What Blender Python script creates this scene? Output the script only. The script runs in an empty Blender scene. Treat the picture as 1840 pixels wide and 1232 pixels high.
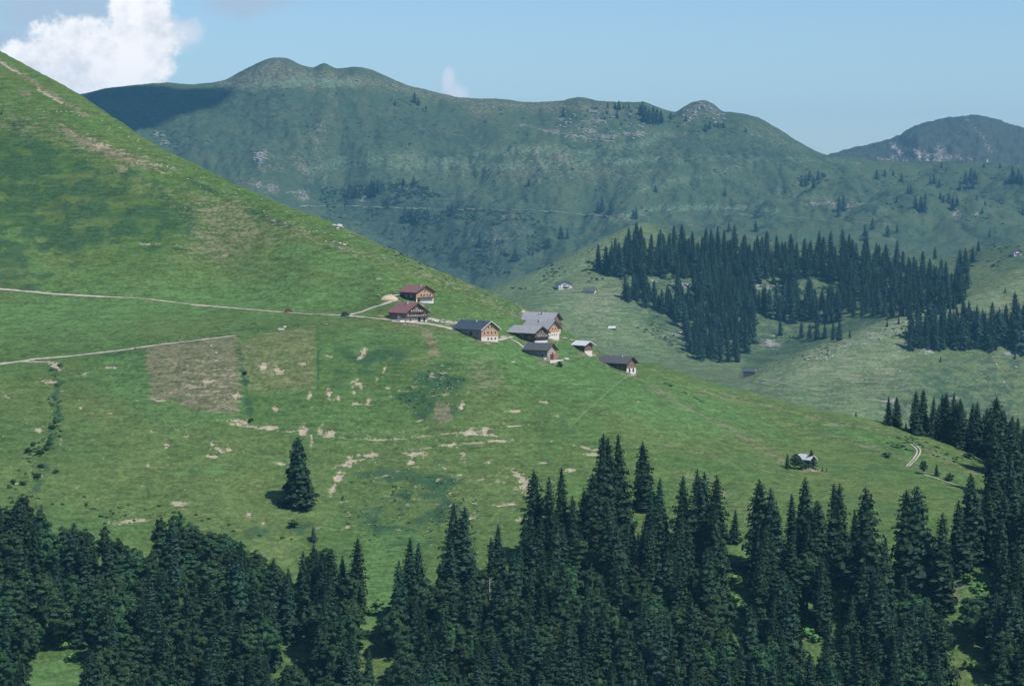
import bpy, math, random
import numpy as np
from mathutils import Vector, Matrix

# ------------------------------------------------------------------ camera, sky, sun, exposure
S = bpy.context.scene
COL = S.collection
FPX = 5200.0            # focal length in photo pixels (photo is 1840 wide)
HZ = 330.0              # photo row of the level line
CX = 920.0
cam_d = bpy.data.cameras.new('camera'); cam = bpy.data.objects.new('camera', cam_d); COL.objects.link(cam)
cam.location = (0, 0, 0); cam.rotation_euler = (math.radians(90), 0, 0)
cam_d.sensor_width = 36.0; cam_d.lens = FPX / 1840 * 36.0
cam_d.shift_y = -(616 - HZ) / 1840.0
cam_d.clip_start = 1.0; cam_d.clip_end = 60000
S.camera = cam
SUN_EL = math.radians(53); SUN_AZ = math.radians(42)   # measured from +X towards -Y (sun right of and behind the camera)
SUNV = Vector((math.cos(SUN_EL) * math.cos(SUN_AZ), -math.cos(SUN_EL) * math.sin(SUN_AZ), math.sin(SUN_EL)))
sl = bpy.data.lights.new('sun', 'SUN'); sl.energy = 4.3; sl.angle = math.radians(0.53); sl.color = (1.0, 0.965, 0.9)
so = bpy.data.objects.new('sun', sl); COL.objects.link(so)
so.rotation_euler = SUNV.to_track_quat('Z', 'Y').to_euler(); so.location = (0, 0, 600)
S.view_settings.view_transform = 'Standard'; S.view_settings.look = 'None'
S.view_settings.exposure = 0.04; S.view_settings.gamma = 1.0; S.view_settings.use_curve_mapping = False
S.render.engine = 'CYCLES'
S.cycles.volume_bounces = 1
S.cycles.max_bounces = 6

class NT:
    def __init__(s, tree): s.t = tree; s.n = tree.nodes; s.l = tree.links
    def node(s, typ, **k):
        n = s.n.new(typ)
        for a, b in k.items(): setattr(n, a, b)
        return n
    def put(s, sock, v):
        if hasattr(v, 'is_output'): s.l.new(v, sock)
        elif v is not None: sock.default_value = v
    def m(s, op, a, b=None, c=None, clamp=False):
        n = s.node('ShaderNodeMath', operation=op, use_clamp=clamp)
        s.put(n.inputs[0], a); s.put(n.inputs[1], b); s.put(n.inputs[2], c)
        return n.outputs[0]
    def mix(s, f, a, b, mode='MIX'):
        n = s.node('ShaderNodeMix', data_type='RGBA', blend_type=mode)
        s.put(n.inputs[0], f); s.put(n.inputs[6], a); s.put(n.inputs[7], b)
        return n.outputs[2]
    def noise(s, vec, scale, detail=3, rough=0.55, dist=0.0):
        n = s.node('ShaderNodeTexNoise'); s.put(n.inputs['Vector'], vec)
        n.inputs['Scale'].default_value = scale; n.inputs['Detail'].default_value = detail
        n.inputs['Roughness'].default_value = rough; n.inputs['Distortion'].default_value = dist
        return n.outputs[0]
    def mapping(s, vec, scale=(1, 1, 1), loc=(0, 0, 0), rot=(0, 0, 0)):
        n = s.node('ShaderNodeMapping'); s.put(n.inputs[0], vec)
        n.inputs[1].default_value = loc; n.inputs[2].default_value = rot; n.inputs[3].default_value = scale
        return n.outputs[0]
    def sstep(s, v, lo, hi):
        n = s.node('ShaderNodeMapRange', interpolation_type='SMOOTHSTEP'); s.put(n.inputs[0], v)
        s.put(n.inputs[1], lo); s.put(n.inputs[2], hi); n.inputs[3].default_value = 0; n.inputs[4].default_value = 1
        return n.outputs[0]
    def sep(s, vec):
        n = s.node('ShaderNodeSeparateXYZ'); s.put(n.inputs[0], vec); return n.outputs
    def comb(s, x, y, z):
        n = s.node('ShaderNodeCombineXYZ'); s.put(n.inputs[0], x); s.put(n.inputs[1], y); s.put(n.inputs[2], z); return n.outputs[0]

# world: physical sky and a bank of cumulus low on the left
W = bpy.data.worlds.new('World'); S.world = W; W.use_nodes = True
w = NT(W.node_tree); w.n.clear()
sky = w.node('ShaderNodeTexSky', sky_type='NISHITA'); sky.sun_disc = False
sky.sun_elevation = SUN_EL
sky.sun_rotation = math.atan2(SUNV.x, SUNV.y)
sky.altitude = 1500; sky.air_density = 1.0; sky.dust_density = 0.6; sky.ozone_density = 1.0
tc = w.node('ShaderNodeTexCoord'); sx = w.sep(tc.outputs['Generated'])
front = w.m('GREATER_THAN', sx[1], 0.3)
yy = w.m('MAXIMUM', sx[1], 0.3)
cu = w.m('MULTIPLY', w.m('DIVIDE', sx[0], yy), 52.0)      # units of 100 photo pixels
cv = w.m('MULTIPLY', w.m('DIVIDE', sx[2], yy), 52.0)
cc = w.comb(cu, cv, 0.0)
def nfield(scale, det, ofs):
    n = w.node('ShaderNodeTexNoise'); w.put(n.inputs['Vector'], w.mapping(cc, loc=ofs))
    n.inputs['Scale'].default_value = scale; n.inputs['Detail'].default_value = det; n.inputs['Roughness'].default_value = 0.6
    return n.outputs[0]
nz1 = nfield(1.1, 7, (3, 1, 0)); nz2 = nfield(3.2, 5, (7, 2, 4)); nz3 = nfield(0.9, 6, (1, 9, 2))
def blob(px, py, rx, ry):
    a = w.m('DIVIDE', w.m('SUBTRACT', cu, (px - CX) / 100), rx / 100)
    b = w.m('DIVIDE', w.m('SUBTRACT', cv, (HZ - py) / 100), ry / 100)
    d = w.m('SQRT', w.m('ADD', w.m('MULTIPLY', a, a), w.m('MULTIPLY', b, b)))
    return w.m('SUBTRACT', 1.0, d)
def union(bl):
    o = bl[0]
    for b in bl[1:]: o = w.m('SMOOTH_MAX', o, b, 0.25)
    return o
cum = union([blob(150, 112, 118, 88), blob(258, 65, 72, 98), blob(80, 112, 100, 42), blob(180, 165, 125, 62), blob(240, 0, 48, 60)])
cm = w.m('ADD', cum, w.m('ADD', w.m('MULTIPLY', w.m('SUBTRACT', nz1, 0.5), 1.5), w.m('MULTIPLY', w.m('SUBTRACT', nz2, 0.5), 0.3)))
cmask = w.sstep(cm, -0.04, 0.24)
veil = union([blob(70, 25, 230, 62), blob(440, 0, 95, 32), blob(20, 70, 90, 40)])
vm = w.m('MULTIPLY', w.sstep(w.m('ADD', veil, w.m('MULTIPLY', w.m('SUBTRACT', nz3, 0.5), 1.6)), -0.25, 0.75), 0.75)
wisp = union([blob(806, 145, 15, 26), blob(822, 170, 20, 26), blob(30, 168, 60, 20), blob(330, 60, 40, 30)])
wm = w.m('MULTIPLY', w.sstep(w.m('ADD', wisp, w.m('MULTIPLY', w.m('SUBTRACT', nz2, 0.5), 1.6)), -0.2, 0.7), 0.8)
skyc = sky.outputs[0]
skyc = w.mix(1.0, skyc, (0.72, 0.88, 1.10, 1), 'MULTIPLY')
K = 1.0 / 0.105
c1 = w.mix(w.m('MULTIPLY', vm, front), skyc, (0.46 * K, 0.55 * K, 0.68 * K, 1))
c2 = w.mix(w.m('MULTIPLY', wm, front), c1, (0.80 * K, 0.84 * K, 0.92 * K, 1))
shade = w.mix(w.sstep(w.m('ADD', w.m('MULTIPLY', nz2, .25), w.m('MULTIPLY', nz1, .75)), 0.36, 0.58), (0.82 * K, 0.84 * K, 0.90 * K, 1), (1.15 * K, 1.12 * K, 1.12 * K, 1))
c3 = w.mix(w.m('MULTIPLY', cmask, front), c2, shade)
bg = w.node('ShaderNodeBackground'); w.put(bg.inputs[0], c3); bg.inputs[1].default_value = 0.105
wo = w.node('ShaderNodeOutputWorld'); w.l.new(bg.outputs[0], wo.inputs[0])

# ------------------------------------------------------------------ helpers
rng = np.random.default_rng(7); random.seed(11)

def principled(name, rough=0.9, spec=0.2):
    mt = bpy.data.materials.new(name); mt.use_nodes = True
    t = NT(mt.node_tree); bsdf = t.n['Principled BSDF']
    bsdf.inputs['Roughness'].default_value = rough
    bsdf.inputs['Specular IOR Level'].default_value = spec
    return mt, t, bsdf

def mat(name, col, var=0.25, scale=1.0, rough=0.85, spec=0.2, stretch=(1, 1, 1), metal=0.0, bump=0.0):
    mt, t, b = principled(name, rough, spec)
    tc = t.node('ShaderNodeTexCoord'); v = t.mapping(tc.outputs['Object'], scale=stretch)
    n = t.noise(v, scale, 4, 0.6)
    n2 = t.noise(v, scale * 4.3, 3, 0.6)
    f = t.m('ADD', t.m('MULTIPLY', n, 0.65), t.m('MULTIPLY', n2, 0.35))
    lo = tuple(c * (1 - var) for c in col) + (1,); hi = tuple(min(1, c * (1 + var)) for c in col) + (1,)
    t.put(b.inputs['Base Color'], t.mix(t.sstep(f, 0.3, 0.7), lo, hi))
    b.inputs['Metallic'].default_value = metal
    if bump:
        bn = t.node('ShaderNodeBump'); bn.inputs['Strength'].default_value = bump; bn.inputs['Distance'].default_value = 0.3
        t.put(bn.inputs['Height'], f); t.put(b.inputs['Normal'], bn.outputs[0])
    return mt

def mesh_np(name, verts, faces, material=None, smooth=False, nper=4):
    """verts (N,3), faces (M,nper) index arrays"""
    me = bpy.data.meshes.new(name)
    verts = np.ascontiguousarray(verts, dtype=np.float32); faces = np.ascontiguousarray(faces, dtype=np.int32)
    me.vertices.add(len(verts)); me.vertices.foreach_set('co', verts.ravel())
    me.loops.add(faces.size); me.loops.foreach_set('vertex_index', faces.ravel())
    me.polygons.add(len(faces)); me.polygons.foreach_set('loop_start', np.arange(0, faces.size, nper, dtype=np.int32))
    if smooth: me.polygons.foreach_set('use_smooth', np.ones(len(faces), dtype=bool))
    me.update(calc_edges=True)
    if material: me.materials.append(material)
    return me

def link(name, me, parent=None):
    o = bpy.data.objects.new(name, me); COL.objects.link(o)
    if parent is not None: o.parent = parent
    return o

def tag(o, label=None, cat=None, group=None, kind=None):
    if label: o['label'] = label
    if cat: o['category'] = cat
    if group: o['group'] = group
    if kind: o['kind'] = kind
    return o

class MB:
    """collects polygons and links them as one mesh"""
    def __init__(s): s.v = []; s.f = []
    def poly(s, pts):
        i = len(s.v); s.v += [tuple(p) for p in pts]; s.f.append(list(range(i, i + len(pts))))
    def box(s, x0, x1, y0, y1, z0, z1):
        i = len(s.v)
        s.v += [(x0, y0, z0), (x1, y0, z0), (x1, y1, z0), (x0, y1, z0), (x0, y0, z1), (x1, y0, z1), (x1, y1, z1), (x0, y1, z1)]
        s.f += [[i + k for k in q] for q in ((3, 2, 1, 0), (4, 5, 6, 7), (0, 1, 5, 4), (1, 2, 6, 5), (2, 3, 7, 6), (3, 0, 4, 7))]
    def prism(s, prof, y0, y1):
        """profile [(x,z)] counter-clockwise seen from -Y, extruded along Y"""
        i = len(s.v); n = len(prof)
        s.v += [(x, y0, z) for x, z in prof] + [(x, y1, z) for x, z in prof]
        s.f.append([i + k for k in range(n)]); s.f.append([i + n + k for k in reversed(range(n))])
        for k in range(n):
            j = (k + 1) % n; s.f.append([i + j, i + k, i + n + k, i + n + j])
    def tube(s, a, b, ra, rb, n=6):
        a = Vector(a); b = Vector(b); d = (b - a).normalized()
        u = d.orthogonal().normalized(); w_ = d.cross(u); i = len(s.v)
        for c, r in ((a, ra), (b, rb)):
            for k in range(n):
                t = 2 * math.pi * k / n; s.v.append(tuple(c + (u * math.cos(t) + w_ * math.sin(t)) * r))
        for k in range(n):
            j = (k + 1) % n; s.f.append([i + k, i + j, i + n + j, i + n + k])
        s.f.append([i + k for k in reversed(range(n))]); s.f.append([i + n + k for k in range(n)])
    def build(s, name, material, parent=None, smooth=False):
        me = bpy.data.meshes.new(name); me.from_pydata(s.v, [], s.f); me.materials.append(material)
        if smooth:
            for p in me.polygons: p.use_smooth = True
        me.update(); return link(name, me, parent)

def empty(name, loc, rz=0.0):
    o = bpy.data.objects.new(name, None); COL.objects.link(o); o.location = loc; o.rotation_euler = (0, 0, rz)
    o.empty_display_size = 2; return o

def pchip_slopes(x, y):
    """x,y (K,N) -> slopes (K,N), monotone cubic"""
    h = np.diff(x, axis=0); d = np.diff(y, axis=0) / h
    m = np.zeros_like(y)
    w1 = 2 * h[1:] + h[:-1]; w2 = h[1:] + 2 * h[:-1]
    same = (d[1:] * d[:-1]) > 0
    with np.errstate(divide='ignore', invalid='ignore'):
        mm = (w1 + w2) / (w1 / d[:-1] + w2 / d[1:])
    m[1:-1] = np.where(same, mm, 0.0); m[0] = d[0]; m[-1] = d[-1]
    return m

def pchip1(xs, ys, q):
    x = np.array(xs, float)[:, None]; y = np.array(ys, float)[:, None]
    m = pchip_slopes(x, y)[:, 0]; x = x[:, 0]; y = y[:, 0]
    q = np.clip(q, x[0], x[-1]); i = np.clip(np.searchsorted(x, q) - 1, 0, len(x) - 2)
    h = x[i + 1] - x[i]; t = (q - x[i]) / h
    return ((2 * t**3 - 3 * t**2 + 1) * y[i] + (t**3 - 2 * t**2 + t) * h * m[i] + (-2 * t**3 + 3 * t**2) * y[i + 1] + (t**3 - t**2) * h * m[i + 1])

_perm = rng.random((256, 256)).astype(np.float64)
def vnoise(x, y):
    xi = np.floor(x).astype(int); yi = np.floor(y).astype(int); fx = x - xi; fy = y - yi
    fx = fx * fx * (3 - 2 * fx); fy = fy * fy * (3 - 2 * fy)
    a = _perm[xi & 255, yi & 255]; b = _perm[(xi + 1) & 255, yi & 255]
    c = _perm[xi & 255, (yi + 1) & 255]; d = _perm[(xi + 1) & 255, (yi + 1) & 255]
    return (a * (1 - fx) + b * fx) * (1 - fy) + (c * (1 - fx) + d * fx) * fy
def fbm(x, y, octv=4, g=0.5):
    s = 0; a = 1; t = 0
    for k in range(octv):
        s = s + a * (vnoise(x * 2**k + 17.3 * k, y * 2**k + 5.1 * k) - 0.5); t += a; a *= g
    return s / t * 2

# ------------------------------------------------------------------ terrain: depth curves (column px, distance Y, row py)
def T(*rows): return [list(r) for r in zip(*rows)]
crest = T((-700, 3800, 130), (-300, 3800, 190), (0, 3800, 190), (140, 3800, 170), (200, 3800, 158), (240, 3800, 154), (300, 3800, 149), (335, 3800, 152),
  (380, 3800, 149), (405, 3800, 143), (440, 3800, 125), (470, 3800, 110), (495, 3800, 103), (515, 3800, 105), (540, 3800, 116), (562, 3800, 122), (582, 3800, 114),
  (605, 3800, 123), (635, 3800, 121), (665, 3800, 126), (700, 3800, 141), (730, 3800, 153), (770, 3800, 163), (840, 3800, 177), (895, 3800, 178), (955, 3800, 184),
  (1005, 3800, 183), (1042, 3800, 177), (1080, 3800, 183), (1120, 3800, 186), (1155, 3800, 184), (1190, 3800, 196), (1212, 3800, 201), (1232, 3800, 190),
  (1246, 3800, 183), (1262, 3800, 180), (1280, 3800, 186), (1300, 3800, 201), (1330, 3800, 205), (1360, 3800, 212), (1390, 3800, 228), (1425, 3800, 250), (1460, 3800, 270),
  (1490, 3790, 281), (1540, 3780, 284), (1620, 3760, 290), (1760, 3750, 291), (1840, 3750, 297), (2100, 3750, 320), (2540, 3750, 300))
CURVES = [
 ('c0', T((-700, 3, 330+5200*2/3), (2540, 3, 330+5200*2/3)), 3),
 ('c1', T((-700, 260, 330+5200*190/260), (2540, 260, 330+5200*190/260)), 12),
 ('c2', T((-700, 700, 330+5200*300/700), (2540, 700, 330+5200*300/700)), 20),
 ('c3', T((-700, 1000, 330+5200*245/1000), (2540, 1000, 330+5200*245/1000)), 30),
 ('B', T((-700, 1110, 1240), (0, 1112, 1232), (700, 1112, 1232), (1300, 1105, 1225), (1840, 1095, 1232), (2540, 1090, 1260)), 130),
 ('C', T((-700, 1255, 905), (0, 1250, 900), (300, 1250, 900), (600, 1248, 905), (1000, 1240, 890), (1300, 1220, 910), (1600, 1195, 955), (1840, 1170, 1010), (2540, 1150, 1090)), 140),
 ('D', T((-700, 1390, 700), (0, 1388, 655), (200, 1388, 630), (430, 1388, 602), (600, 1388, 590), (720, 1386, 588), (820, 1382, 603), (900, 1378, 622), (960, 1372, 648), (1000, 1370, 655),
         (1100, 1362, 688), (1200, 1350, 728), (1300, 1330, 780), (1450, 1300, 838), (1600, 1272, 868), (1770, 1250, 898), (1840, 1240, 920), (2540, 1220, 1010)), 90),
 ('E', T((-700, 1480, 560), (0, 1470, 545), (150, 1470, 545), (300, 1468, 548), (450, 1462, 552), (600, 1452, 552), (700, 1450, 535), (800, 1450, 552), (900, 1445, 578), (1000, 1440, 606),
         (1100, 1420, 658), (1200, 1400, 693), (1300, 1380, 733), (1450, 1352, 788), (1600, 1330, 820), (1770, 1310, 856), (1840, 1300, 882), (2540, 1280, 985)), 220),
 ('F', T((-700, 2050, -330), (-300, 1880, -120), (-100, 1790, 30), (0, 1750, 92), (70, 1720, 128), (140, 1690, 170), (220, 1660, 222), (300, 1630, 270), (380, 1600, 308), (450, 1580, 342), (520, 1560, 370),
         (600, 1545, 402), (700, 1530, 447), (800, 1520, 492), (870, 1510, 523), (940, 1500, 556), (1000, 1490, 590), (1050, 1478, 616), (1100, 1468, 637), (1180, 1456, 655), (1300, 1444, 690),
         (1450, 1424, 729), (1600, 1402, 764), (1770, 1372, 822), (1840, 1362, 850), (2000, 1350, 900), (2540, 1330, 960)), 30),
 ('G', T((-700, 2300, 200), (0, 1950, 300), (300, 1780, 450), (600, 1680, 600), (900, 1620, 850), (1300, 1580, 950), (1840, 1530, 1050), (2540, 1500, 1100)), 25),
 ('K1', T((-700, 2400, 500), (0, 2050, 500), (600, 1850, 700), (900, 1760, 760), (1300, 1740, 765), (1400, 1740, 752), (1500, 1740, 752), (1600, 1740, 780), (1700, 1740, 820), (1840, 1740, 860), (2540, 1740, 900)), 120),
 ('K2', T((-700, 2500, 480), (0, 2150, 480), (600, 2000, 640), (900, 1930, 672), (1100, 1930, 686), (1250, 1930, 690), (1330, 1930, 681), (1380, 1938, 662), (1440, 1950, 633), (1520, 1970, 603), (1570, 1985, 582),
          (1620, 2000, 563), (1700, 2020, 546), (1760, 2030, 526), (1800, 2040, 508), (1840, 2050, 492), (2000, 2080, 450), (2540, 2100, 400)), 30),
 ('K3', T((-700, 2560, 490), (0, 2260, 490), (600, 2080, 600), (900, 2020, 640), (1250, 2020, 672), (1330, 2020, 672), (1400, 2030, 664), (1500, 2070, 628), (1600, 2095, 592), (1700, 2110, 568), (1840, 2135, 520), (2540, 2180, 450)), 70),
 ('L', T((-700, 2700, 480), (0, 2400, 480), (600, 2200, 560), (900, 2180, 552), (1000, 2180, 545), (1100, 2180, 562), (1200, 2180, 588), (1280, 2180, 604), (1400, 2195, 612), (1500, 2210, 585), (1600, 2220, 556), (1700, 2230, 528), (1840, 2250, 478), (2540, 2280, 440)), 100),
 ('M', T((-700, 2850, 460), (0, 2600, 460), (600, 2460, 540), (800, 2450, 541), (870, 2450, 526), (940, 2450, 498), (1000, 2450, 472), (1080, 2450, 431), (1160, 2450, 402), (1250, 2450, 424), (1400, 2450, 440), (1500, 2450, 440), (1600, 2450, 455), (1700, 2450, 466), (1770, 2450, 446), (1840, 2450, 437), (2540, 2450, 420)), 25),
 ('N', T((-700, 3050, 480), (0, 2900, 480), (600, 2800, 580), (900, 2800, 570), (1080, 2800, 480), (1160, 2800, 450), (1500, 2800, 475), (1700, 2800, 495), (1840, 2800, 470), (2540, 2800, 460)), 60),
 ('O', T((-700, 3320, 430), (0, 3300, 430), (500, 3300, 420), (600, 3300, 450), (700, 3300, 475), (800, 3300, 478), (900, 3300, 468), (1000, 3300, 440), (1100, 3300, 405), (1160, 3300, 386), (1300, 3300, 385), (1500, 3300, 393), (1700, 3300, 405), (1840, 3300, 415), (2540, 3300, 400)), 100),
 ('P', T((-700, 3550, 280), (0, 3550, 290), (300, 3550, 290), (500, 3560, 270), (700, 3540, 295), (850, 3530, 305), (950, 3550, 285), (1100, 3560, 272), (1200, 3540, 282), (1300, 3560, 285), (1400, 3550, 308), (1500, 3540, 334), (1600, 3540, 342), (1840, 3540, 350), (2540, 3540, 350)), 110),
 ('Q', crest, 20),
 ('R', T((-700, 4300, 330), (1200, 4300, 330), (1840, 4300, 345), (2540, 4300, 360)), 70),
 ('S', T((-700, 5600, 330), (1200, 5600, 335), (1420, 5600, 300), (1490, 5600, 279), (1560, 5600, 261), (1615, 5600, 245), (1632, 5600, 233), (1660, 5600, 222), (1700, 5600, 214), (1755, 5600, 209), (1780, 5600, 214), (1810, 5600, 223), (1840, 5600, 232), (1950, 5600, 265), (2300, 5600, 300), (2540, 5600, 310)), 12),
 ('U', T((-700, 8500, 450), (2540, 8500, 450)), 0),
]
SM, SF = 1.8, 2.15
px_cols = np.concatenate([np.arange(-700, -60, 12.0), np.arange(-60, 1900, 2.0), np.arange(1900, 2541, 12.0)])
NC = len(px_cols)
Yc = np.array([pchip1(c[1][0], c[1][1], px_cols) for c in CURVES])
Vc = np.array([pchip1(c[1][0], c[1][2], px_cols) for c in CURVES])
for k_, c_ in enumerate(CURVES):   # the land beyond the near hill lies farther off
    if c_[0] in ('K1', 'K2', 'K3', 'L', 'M'): Yc[k_] *= SM
    if c_[0] in ('N', 'O', 'P', 'Q', 'R', 'S', 'U'): Yc[k_] *= SF
Zc = (HZ - Vc) / FPX * Yc
Mc = pchip_slopes(Yc, Zc)
rowsY = []; rowsZ = []; start = {}; r = 0
for k in range(len(CURVES) - 1):
    start[CURVES[k][0]] = r; n = CURVES[k][2]
    for i in range(n):
        t = i / n; h = Yc[k + 1] - Yc[k]
        rowsY.append(Yc[k] + h * t)
        rowsZ.append((2*t**3-3*t**2+1)*Zc[k] + (t**3-2*t**2+t)*h*Mc[k] + (-2*t**3+3*t**2)*Zc[k+1] + (t**3-t**2)*h*Mc[k+1])
        r += 1
start['U'] = r; rowsY.append(Yc[-1]); rowsZ.append(Zc[-1])
GY = np.array(rowsY); GZ = np.array(rowsZ); NR = len(GY)
GX = GY * (px_cols[None, :] - CX) / FPX
# relief
def amp_rows(table):
    a = np.zeros(NR); ks = sorted(table, key=lambda q: start[q]); xs = [start[k] for k in ks]; ys = [table[k] for k in ks]
    return np.interp(np.arange(NR), xs, ys)[:, None]
a_s = amp_rows({'c0': 0, 'c1': 3, 'B': 2.2, 'C': 2.4, 'D': 1.0, 'E': 1.6, 'F': 1.5, 'K1': 2, 'K2': 1.0, 'L': 2, 'M': 2, 'N': 6, 'O': 9, 'P': 9, 'Q': 2.5, 'R': 30, 'S': 9, 'U': 0})
a_l = amp_rows({'c0': 0, 'c1': 0, 'B': 0, 'C': 7, 'D': 0.5, 'E': 2, 'F': 1, 'K1': 0, 'K2': 0, 'L': 5, 'M': 0, 'N': 20, 'O': 85, 'P': 75, 'Q': 0, 'R': 40, 'S': 0, 'U': 0})
GZ = GZ + a_s * fbm(GX / 22, GY / 22, 5, 0.5) + a_l * np.where(GY > 5500, fbm(GX / 230 + 9, GY / 420 + 3, 3, 0.5), fbm(GX / 130 + 9, GY / 220 + 3, 3, 0.5))
# hollows and ribs on the high left slope
tE = np.clip((np.arange(NR) - start['E']) / (start['F'] - start['E']), 0, 1)[:, None]; bump_ = np.sin(np.pi * np.clip(tE, 0, 1)) * (np.arange(NR)[:, None] < start['F'])
left_ = np.clip((900 - px_cols[None, :]) / 500, 0, 1)
GZ = GZ + bump_ * left_ * (9 * fbm(GX / 75 + 3, GY / 110 + 1, 3) - 5 * np.abs(fbm(GX / 38, GY / 120 + 8, 3)))
# mid hillside detail: folds running down the slope, little terraces (cattle steps)
a_t = amp_rows({'c0': 0, 'B': 0.25, 'C': 0.3, 'D': 0.15, 'E': 0.3, 'F': 0.2, 'G': 0, 'K1': 0.3, 'K2': 0.3, 'L': 0.2, 'M': 0, 'U': 0})
GZ = GZ + a_t * np.sin(GZ * 2.1 + 3 * fbm(GX / 30, GY / 30, 3)) * (0.5 + fbm(GX / 60 + 4, GY / 60, 2))
# folds / gullies on the big mountain face, running down the fall line
gul = np.abs(fbm(GX / 130 + 0.25 * fbm(GX / 300, GY / 200, 2), GY / 420 + 2, 4, 0.55))
a_g = amp_rows({'c0': 0, 'M': 0, 'N': 0, 'O': -48, 'P': -40, 'Q': 0, 'R': -80, 'S': 0, 'U': 0})
GZ = GZ + a_g * (0.5 - gul)
GZ = GZ - a_g * 0.35 * (GY > 2800 * SF)
GU = np.broadcast_to(px_cols[None, :], GY.shape); GV = HZ - FPX * GZ / GY

def column(px):
    j = np.clip(np.searchsorted(px_cols, px) - 1, 0, NC - 2); f = (px - px_cols[j]) / (px_cols[j + 1] - px_cols[j])
    return GY[:, j] * (1 - f) + GY[:, j + 1] * f, GZ[:, j] * (1 - f) + GZ[:, j + 1] * f
def ground(x, y):
    px = CX + FPX * x / y
    cy, cz = column(px); return float(np.interp(y, cy, cz))
def md(a, b): return (a * SM, b * SM)
NEAR = (900, 1640); MID = md(1700, 2600); FAR = (2850 * SF, 4100 * SF)
def hit(px, py, rng_=NEAR):
    """first ground point seen at a photo position between two distances"""
    cy, cz = column(px); v = HZ - FPX * cz / cy
    idx = np.where((cy >= rng_[0]) & (cy <= rng_[1]))[0]
    vv = v[idx]; k = np.where(vv <= py)[0]
    if len(k) == 0: i = idx[np.argmin(vv)]; Y = cy[i]
    else:
        i = idx[k[0]]
        if k[0] == 0: Y = cy[i]
        else:
            a = (v[i - 1] - py) / max(1e-6, v[i - 1] - v[i]); Y = cy[i - 1] + a * (cy[i] - cy[i - 1])
    x = Y * (px - CX) / FPX
    return Vector((x, Y, float(np.interp(Y, cy, cz))))

# ---- surface cover (what grows where), anchored to the terrain vertices
DU = 7 * fbm(GX / 9, GY / 9, 4, 0.6); DV = 4 * fbm(GX / 9 + 50, GY / 9 + 20, 4, 0.6)
PU = GU + DU; PV = GV + DV
names = ['bare', 'tan', 'dark', 'light', 'rock', 'olive']
M = {n: np.zeros(GY.shape, dtype=np.float32) for n in names}
def zone(r0, r1, u0, u1, v0, v1, pad=25):
    a = start[r0]; b = start[r1]
    j0 = max(0, np.searchsorted(px_cols, u0 - pad)); j1 = min(NC, np.searchsorted(px_cols, u1 + pad) + 1)
    return slice(a, b), slice(j0, j1)
def setm(name, sl_, val):
    M[name][sl_] = np.maximum(M[name][sl_], val.astype(np.float32))
FN = fbm(GX / 3.2 + 7, GY / 3.2 + 11, 4, 0.8)
def ell(name, u, v, ru, rv, ang=0, s=1.0, soft=0.35, z=('B', 'G'), wob=1.0):
    R_ = max(ru, rv); ru, rv = (ru * .88, rv * .88) if name == 'bare' else (ru, rv); q = zone(z[0], z[1], u - R_ * 1.6, u + R_ * 1.6, 0, 0)
    x = GU[q] + wob * DU[q] - u; y = GV[q] + wob * DV[q] - v; c = math.cos(math.radians(ang)); t = math.sin(math.radians(ang))
    a = (x * c + y * t) / ru; b = (-x * t + y * c) / rv
    d = np.sqrt(a * a + b * b)
    if name in ('bare', 'rock'):
        d = d - 1.7 * FN[q] - 0.12; soft = max(soft, 0.5)
        setm('olive', q, 0.55 * s * np.clip((1.9 + 0.6 - d) / 1.2, 0, 1))
    setm(name, q, s * np.clip((1 + soft - d) / (2 * soft), 0, 1))
def polyd(x, y, pts):
    ins = np.zeros(x.shape, bool); dm = np.full(x.shape, 1e9)
    n = len(pts)
    for i in range(n):
        x0, y0 = pts[i]; x1, y1 = pts[(i + 1) % n]
        c = ((y0 > y) != (y1 > y)) & (x < (x1 - x0) * (y - y0) / (y1 - y0 + 1e-9) + x0); ins ^= c
        dx, dy = x1 - x0, y1 - y0; t = np.clip(((x - x0) * dx + (y - y0) * dy) / (dx * dx + dy * dy + 1e-9), 0, 1)
        dm = np.minimum(dm, np.hypot(x - x0 - t * dx, y - y0 - t * dy))
    return np.where(ins, dm, -dm)
def pol(name, pts, s=1.0, soft=4.0, z=('B', 'G'), wob=0.35):
    us = [p[0] for p in pts]; q = zone(z[0], z[1], min(us), max(us), 0, 0, pad=30 + soft)
    d = polyd(GU[q] + wob * DU[q], GV[q] + wob * DV[q], pts); setm(name, q, s * np.clip(d / soft * 0.5 + 0.5, 0, 1))
def line(name, pts, wd, s=1.0, soft=1.5, z=('B', 'G'), wob=0.4):
    us = [p[0] for p in pts]; q = zone(z[0], z[1], min(us), max(us), 0, 0)
    x = GU[q] + wob * DU[q]; y = GV[q] + wob * DV[q]; dm = np.full(x.shape, 1e9)
    for (x0, y0), (x1, y1) in zip(pts[:-1], pts[1:]):
        dx, dy = x1 - x0, y1 - y0; t = np.clip(((x - x0) * dx + (y - y0) * dy) / (dx * dx + dy * dy), 0, 1)
        dm = np.minimum(dm, np.hypot(x - x0 - t * dx, y - y0 - t * dy))
    setm(name, q, s * np.clip((wd + soft - dm) / (2 * soft), 0, 1))

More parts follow.
